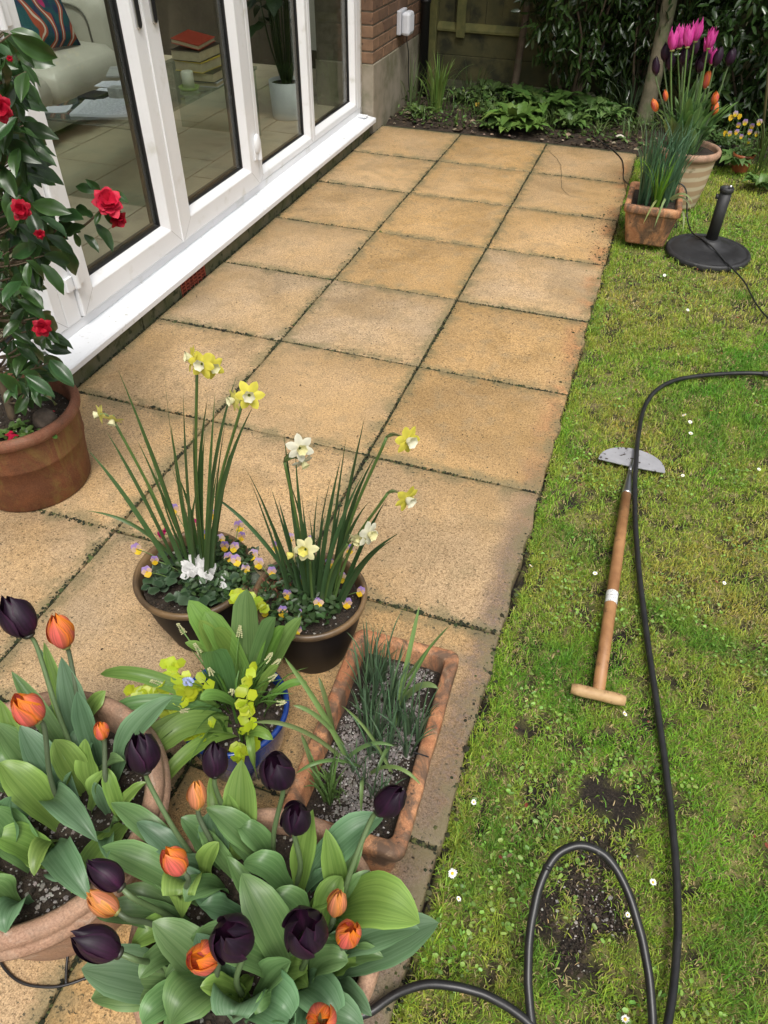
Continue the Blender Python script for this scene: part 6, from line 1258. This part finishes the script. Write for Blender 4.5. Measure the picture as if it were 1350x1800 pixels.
# ============================================================ PARASOL BASE, HOSE, CABLES, EDGING TOOL
M_blk = mat('black_cast_plastic', (.018, .018, .019), (.03, .03, .032), rough=.55, vs=20, bs=220, bst=.35, bd=.0015, c3=(.06, .06, .058), vs3=30, t3=(.6, .8))
ub = thing('parasol_base', 'round black parasol base with upright tube on the lawn', 'parasol base', (1.673, 3.975, -.03)); c = np.array([1.673, 3.975, 0])
mb = MB(); lathe(mb, [(0, -.034), (.204, -.034), (.209, -.028), (.209, -.008), (.204, -.001), (.193, .001), (.190, -.003), (.182, -.002), (.13, .020), (.128, .017), (.10, .028), (.065, .034), (.05, .05), (.042, .056), (0, .056)], c, 64); mb.obj('plate', M_blk, ub)
mb = MB(); tube(mb, [c + UP * .045, c + UP * .295], .0285, 24); mb.obj('tube', M_blk, ub)
mb = MB(); lathe(mb, [(.030, .0), (.033, .003), (.033, .018), (.030, .022), (.020, .022), (.020, .01), (.0, .008)], c + UP * .285, 24); mb.obj('collar', M_blk, ub)
mb = MB(); tube(mb, [c + np.array([-.028, -.005, .262]), c + np.array([-.042, -.006, .262])], .012, 12); mb.obj('clamp_knob', M_blk, ub)
mb = MB(); tube(mb, [c + np.array([.012, .0, .30]), c + np.array([.012, 0, .318])], .007, 8); mb.obj('bolt', M_steel, ub)

M_hose = mat('black_rubber_hose', (.012, .012, .013), (.022, .022, .022), rough=.38, vs=25, bs=150, bst=.15, bd=.001, c3=(.07, .07, .065), vs3=60, t3=(.66, .76))
zg = -.009
hz = [(1400, 660, zg), (1345, 657, zg), (1300, 656, zg), (1235, 660, zg), (1185, 669, zg), (1152, 688, zg), (1132, 718, zg), (1122, 765, .006), (1118, 812, .012), (1116, 860, .004), (1117, 920, zg), (1123, 1000, zg), (1135, 1100, zg), (1149, 1200, zg), (1166, 1320, zg), (1180, 1430, zg), (1189, 1540, .0), (1191, 1640, .004), (1184, 1730, .008), (1174, 1800, .012), (1164, 1850, .015)]
P = [PZ(*q) for q in hz]
P += [np.array([1.655, .33, .01]), np.array([1.66, .27, .01]), np.array([1.64, .25, .015])]
P += [PZ(1149, 1880, .02), PZ(1147, 1800, .03), PZ(1141, 1720, .055), PZ(1126, 1640, .085), PZ(1100, 1560, .115), PZ(1065, 1505, .135), PZ(1020, 1486, .14), PZ(978, 1504, .13), PZ(948, 1560, .105), PZ(932, 1640, .07), PZ(928, 1720, .04), PZ(935, 1800, .02), PZ(950, 1880, .01)]
P += [np.array([1.43, .24, .006]), np.array([1.455, .28, .006])]
P += [PZ(955, 1830, .012), PZ(905, 1778, .03), PZ(850, 1748, .045), PZ(795, 1733, .05), PZ(745, 1731, .045), PZ(695, 1748, .03), PZ(655, 1776, .016), np.array([1.128, .245, .012]), np.array([1.115, .16, .011]), np.array([1.12, .0, .010]), np.array([1.2, -.3, .01])]
ho = thing('garden_hose', 'black garden hose running down the lawn and looping in the foreground', 'hose', PZ(1123, 1000, -.03)); mb = MB(); hp_ = smooth_path(P, 10); hp_[:, :2] += np.c_[vnoise(np.arange(len(hp_)), hp_[:, 0], .25, 3) - .5, vnoise(np.arange(len(hp_)), hp_[:, 1], .25, 5) - .5] * .0012; tube(mb, hp_, .0082, 14); mb.obj('hose_run', M_hose, ho)
mb = MB(); c = PZ(1345, 657, zg); d = nrm(PZ(1355, 657.5, zg) - c); tube(mb, [c - d * .012, c - d * .010, c + d * .018, c + d * .03], [.009, .012, .012, .010], 14); mb.obj('coupling', M_blk, ho)
c = PZ(962, 1525, .122); d = nrm(PZ(952, 1550, .11) - c); mb = MB(); tube(mb, [c - d * .004, c + d * .004], .0092, 12); mb.obj('joint_ring', M_hose, ho)
cb = thing('power_cable', 'thin black cable crossing the far patio corner and the parasol base', 'cable', PZ(1095, 290, 0)); mb = MB()
P = [PZ(1040, 238, .02), PZ(1052, 247, .006), PZ(1075, 262, .005), PZ(1092, 279, .005), PZ(1096, 296, .005), PZ(1098, 318, .006), PY(1130, 335, 4.36), PY(1180, 322, 4.30), PY(1205, 332, 4.28), np.array([1.545, 4.24, .05]), np.array([1.572, 4.12, .030]), np.array([1.592, 4.05, .036]), np.array([1.612, 3.99, .047]), np.array([1.64, 3.935, .053]), np.array([1.675, 3.90, .047]), np.array([1.715, 3.862, .030]), np.array([1.755, 3.818, .010]), np.array([1.775, 3.79, .006]), PZ(1308, 495, -.01), PZ(1328, 532, -.01), PZ(1352, 560, -.01), PZ(1400, 590, -.01)]
tube(mb, smooth_path(P, 8), .0038, 8); mb.obj('flex', M_hose, cb)
dt = thing('drip_tube', 'thin dark tubing curling under the rim of the left tulip pot', 'tube', PZ(110, 1725, 0)); mb = MB()
tube(mb, smooth_path([PZ(-20, 1650, .01), PZ(8, 1702, .005), PZ(40, 1728, .004), PZ(85, 1735, .004), PZ(120, 1730, .004), PZ(160, 1715, .005), PZ(215, 1690, .006), PZ(260, 1660, .006)], 8), .0028, 8); mb.obj('run', M_hose, dt)
mb = MB(); tube(mb, smooth_path([PZ(120, 1672, .02), PZ(117, 1700, .012), PZ(116, 1730, .005)], 6), .0028, 8); mb.obj('branch', M_hose, dt)

M_ash = mat('ash_handle', (.40, .205, .085), (.25, .115, .045), rough=.5, vs=16, bs=90, bst=.3, bd=.001, c3=(.12, .06, .03), vs3=30, t3=(.56, .76))
M_ash2 = mat('bare_wood_grip', (.50, .33, .16), (.40, .24, .11), rough=.6, vs=30, bs=160, bst=.5, bd=.001, c3=(.24, .13, .06), vs3=50, t3=(.56, .68))
ed = thing('lawn_edger', 'half-moon lawn edging tool with wooden T-handle lying on the grass', 'edging tool', PZ(1075, 1040, -.02))
za = .004; A = PZ(1051, 1221, za); Bf = PZ(1101, 868, za); d = nrm(Bf - A)
mb = MB(); tube(mb, [A, A + (Bf - A) * .3, A + (Bf - A) * .7, Bf], [.0155, .0165, .0165, .0150], 20); mb.obj('shaft', M_ash, ed)
T0, T1 = PZ(1004, 1210, za + .002), PZ(1099, 1232, za + .002); mb = MB(); q = np.linspace(0, 1, 9)[:, None]; tube(mb, T0 + (T1 - T0) * q, [.0125, .0150, .0152, .0148, .0146, .0148, .0152, .0150, .0125], 18); mb.obj('handle_grip', M_ash2, ed)
mb = MB(); N1 = PZ(1106, 838, .002); tube(mb, [Bf - d * .004, Bf + d * .002, N1, N1 + d * .03], [.0160, .0156, .0085, .0070], 16); mb.obj('ferrule', M_steel, ed)
M_blade_ = mat('worn_steel', (.44, .44, .46), (.36, .36, .38), rough=.45, vs=20, metal=.25, c3=(.05, .035, .025), vs3=45, t3=(.60, .66))
L_, R2 = PZ(1052, 806, -.006), PZ(1169, 831, -.006); ap = PZ(1116, 789, -.006); mid = (L_ + R2) / 2; ex = nrm(R2 - L_); ey = nrm(np.cross(UP, ex)); hw = np.linalg.norm(R2 - L_) / 2; sg = np.dot(ap - mid, ey)
out = [mid + ex * hw * math.cos(t_) + ey * sg * math.sin(t_) ** .9 for t_ in np.linspace(0, math.pi, 25)]; inn = [mid + ex * hw * x_ + ey * (-.004 * (1 - x_ * x_)) - ey * .0005 for x_ in np.linspace(-.97, .97, 15)]
ring = np.array(out + inn); k = len(ring); mb = MB(); mb.add(np.vstack([ring, ring - UP * .0025]), [tuple(range(k)), tuple(range(2 * k - 1, k - 1, -1))] + [(i, i + k, (i + 1) % k + k, (i + 1) % k) for i in range(k)]); mb.obj('blade', M_blade_, ed, smooth=False)
mb = MB(); tube(mb, [N1 + d * .02, mid + ey * .03 + UP * .003], [.0075, .004], 10); mb.obj('tang', M_steel, ed)
def sticker():
    m, nt, p, out = newmat('paper_sticker'); P = pos(nt); c = mixc(nt, (.72, .72, .70), (.25, .25, .25), rng_(nt, noise(nt, 240, 2, .5, P), .56, .62)); nt.links.new(c, p.inputs['Base Color']); p.inputs['Roughness'].default_value = .5; return m
mb = MB(); s0, s1 = PZ(1073, 1042, za), PZ(1070, 1062, za); pj = lambda q: A + d * np.dot(q - A, d); tube(mb, [pj(s0), pj(s1)], .0169, 20, cap=False); mb.obj('sticker', sticker(), ed)

cn = thing('bamboo_cane', 'thin bamboo cane standing at the right edge by the violas', 'cane', (1.96, 5.3, 0)); mb = MB(); tube(mb, [PZ(1335, 285, 0), PY(1349, 150, 5.35), PY(1365, -60, 5.4)], .008, 8, (.12, .10, .05)); mb.obj('cane_stick', M_stem, cn)

# litter: small dead leaves and bits on patio and lawn
mb = MB(); n = 90; x = rng.uniform(-.55, 1.15, n); y = rng.uniform(.4, 5.3, n); leafcloud(mb, np.c_[x, y, np.full(n, .003)], rdir(n, -.02, .05), nrm(UP + rdir(n) * .2), rng.uniform(.004, .014, n), rng.uniform(.001, .003, n), jcol((.07, .05, .03), n, .6, .1), .05)
tag(mb.obj('patio_litter', M_leaf), 'tiny dead leaf scraps scattered on the paving', 'litter', kind='stuff')
mb = MB(); n = 130; x = rng.uniform(1.22, 2.1, n); y = rng.uniform(.3, 4.5, n); leafcloud(mb, np.c_[x, y, np.full(n, -.010)], rdir(n, -.1, .2), nrm(UP + rdir(n) * .4), rng.uniform(.006, .016, n), rng.uniform(.002, .005, n), np.where(rng.random((n, 1)) < .3, (.35, .08, .05), np.where(rng.random((n, 1)) < .5, (.5, .42, .08), (.30, .21, .12))) * rng.uniform(.6, 1.2, (n, 1)), .05)
tag(mb.obj('lawn_litter', M_leaf), 'fallen petals and dry leaf scraps on the lawn', 'litter', kind='stuff')
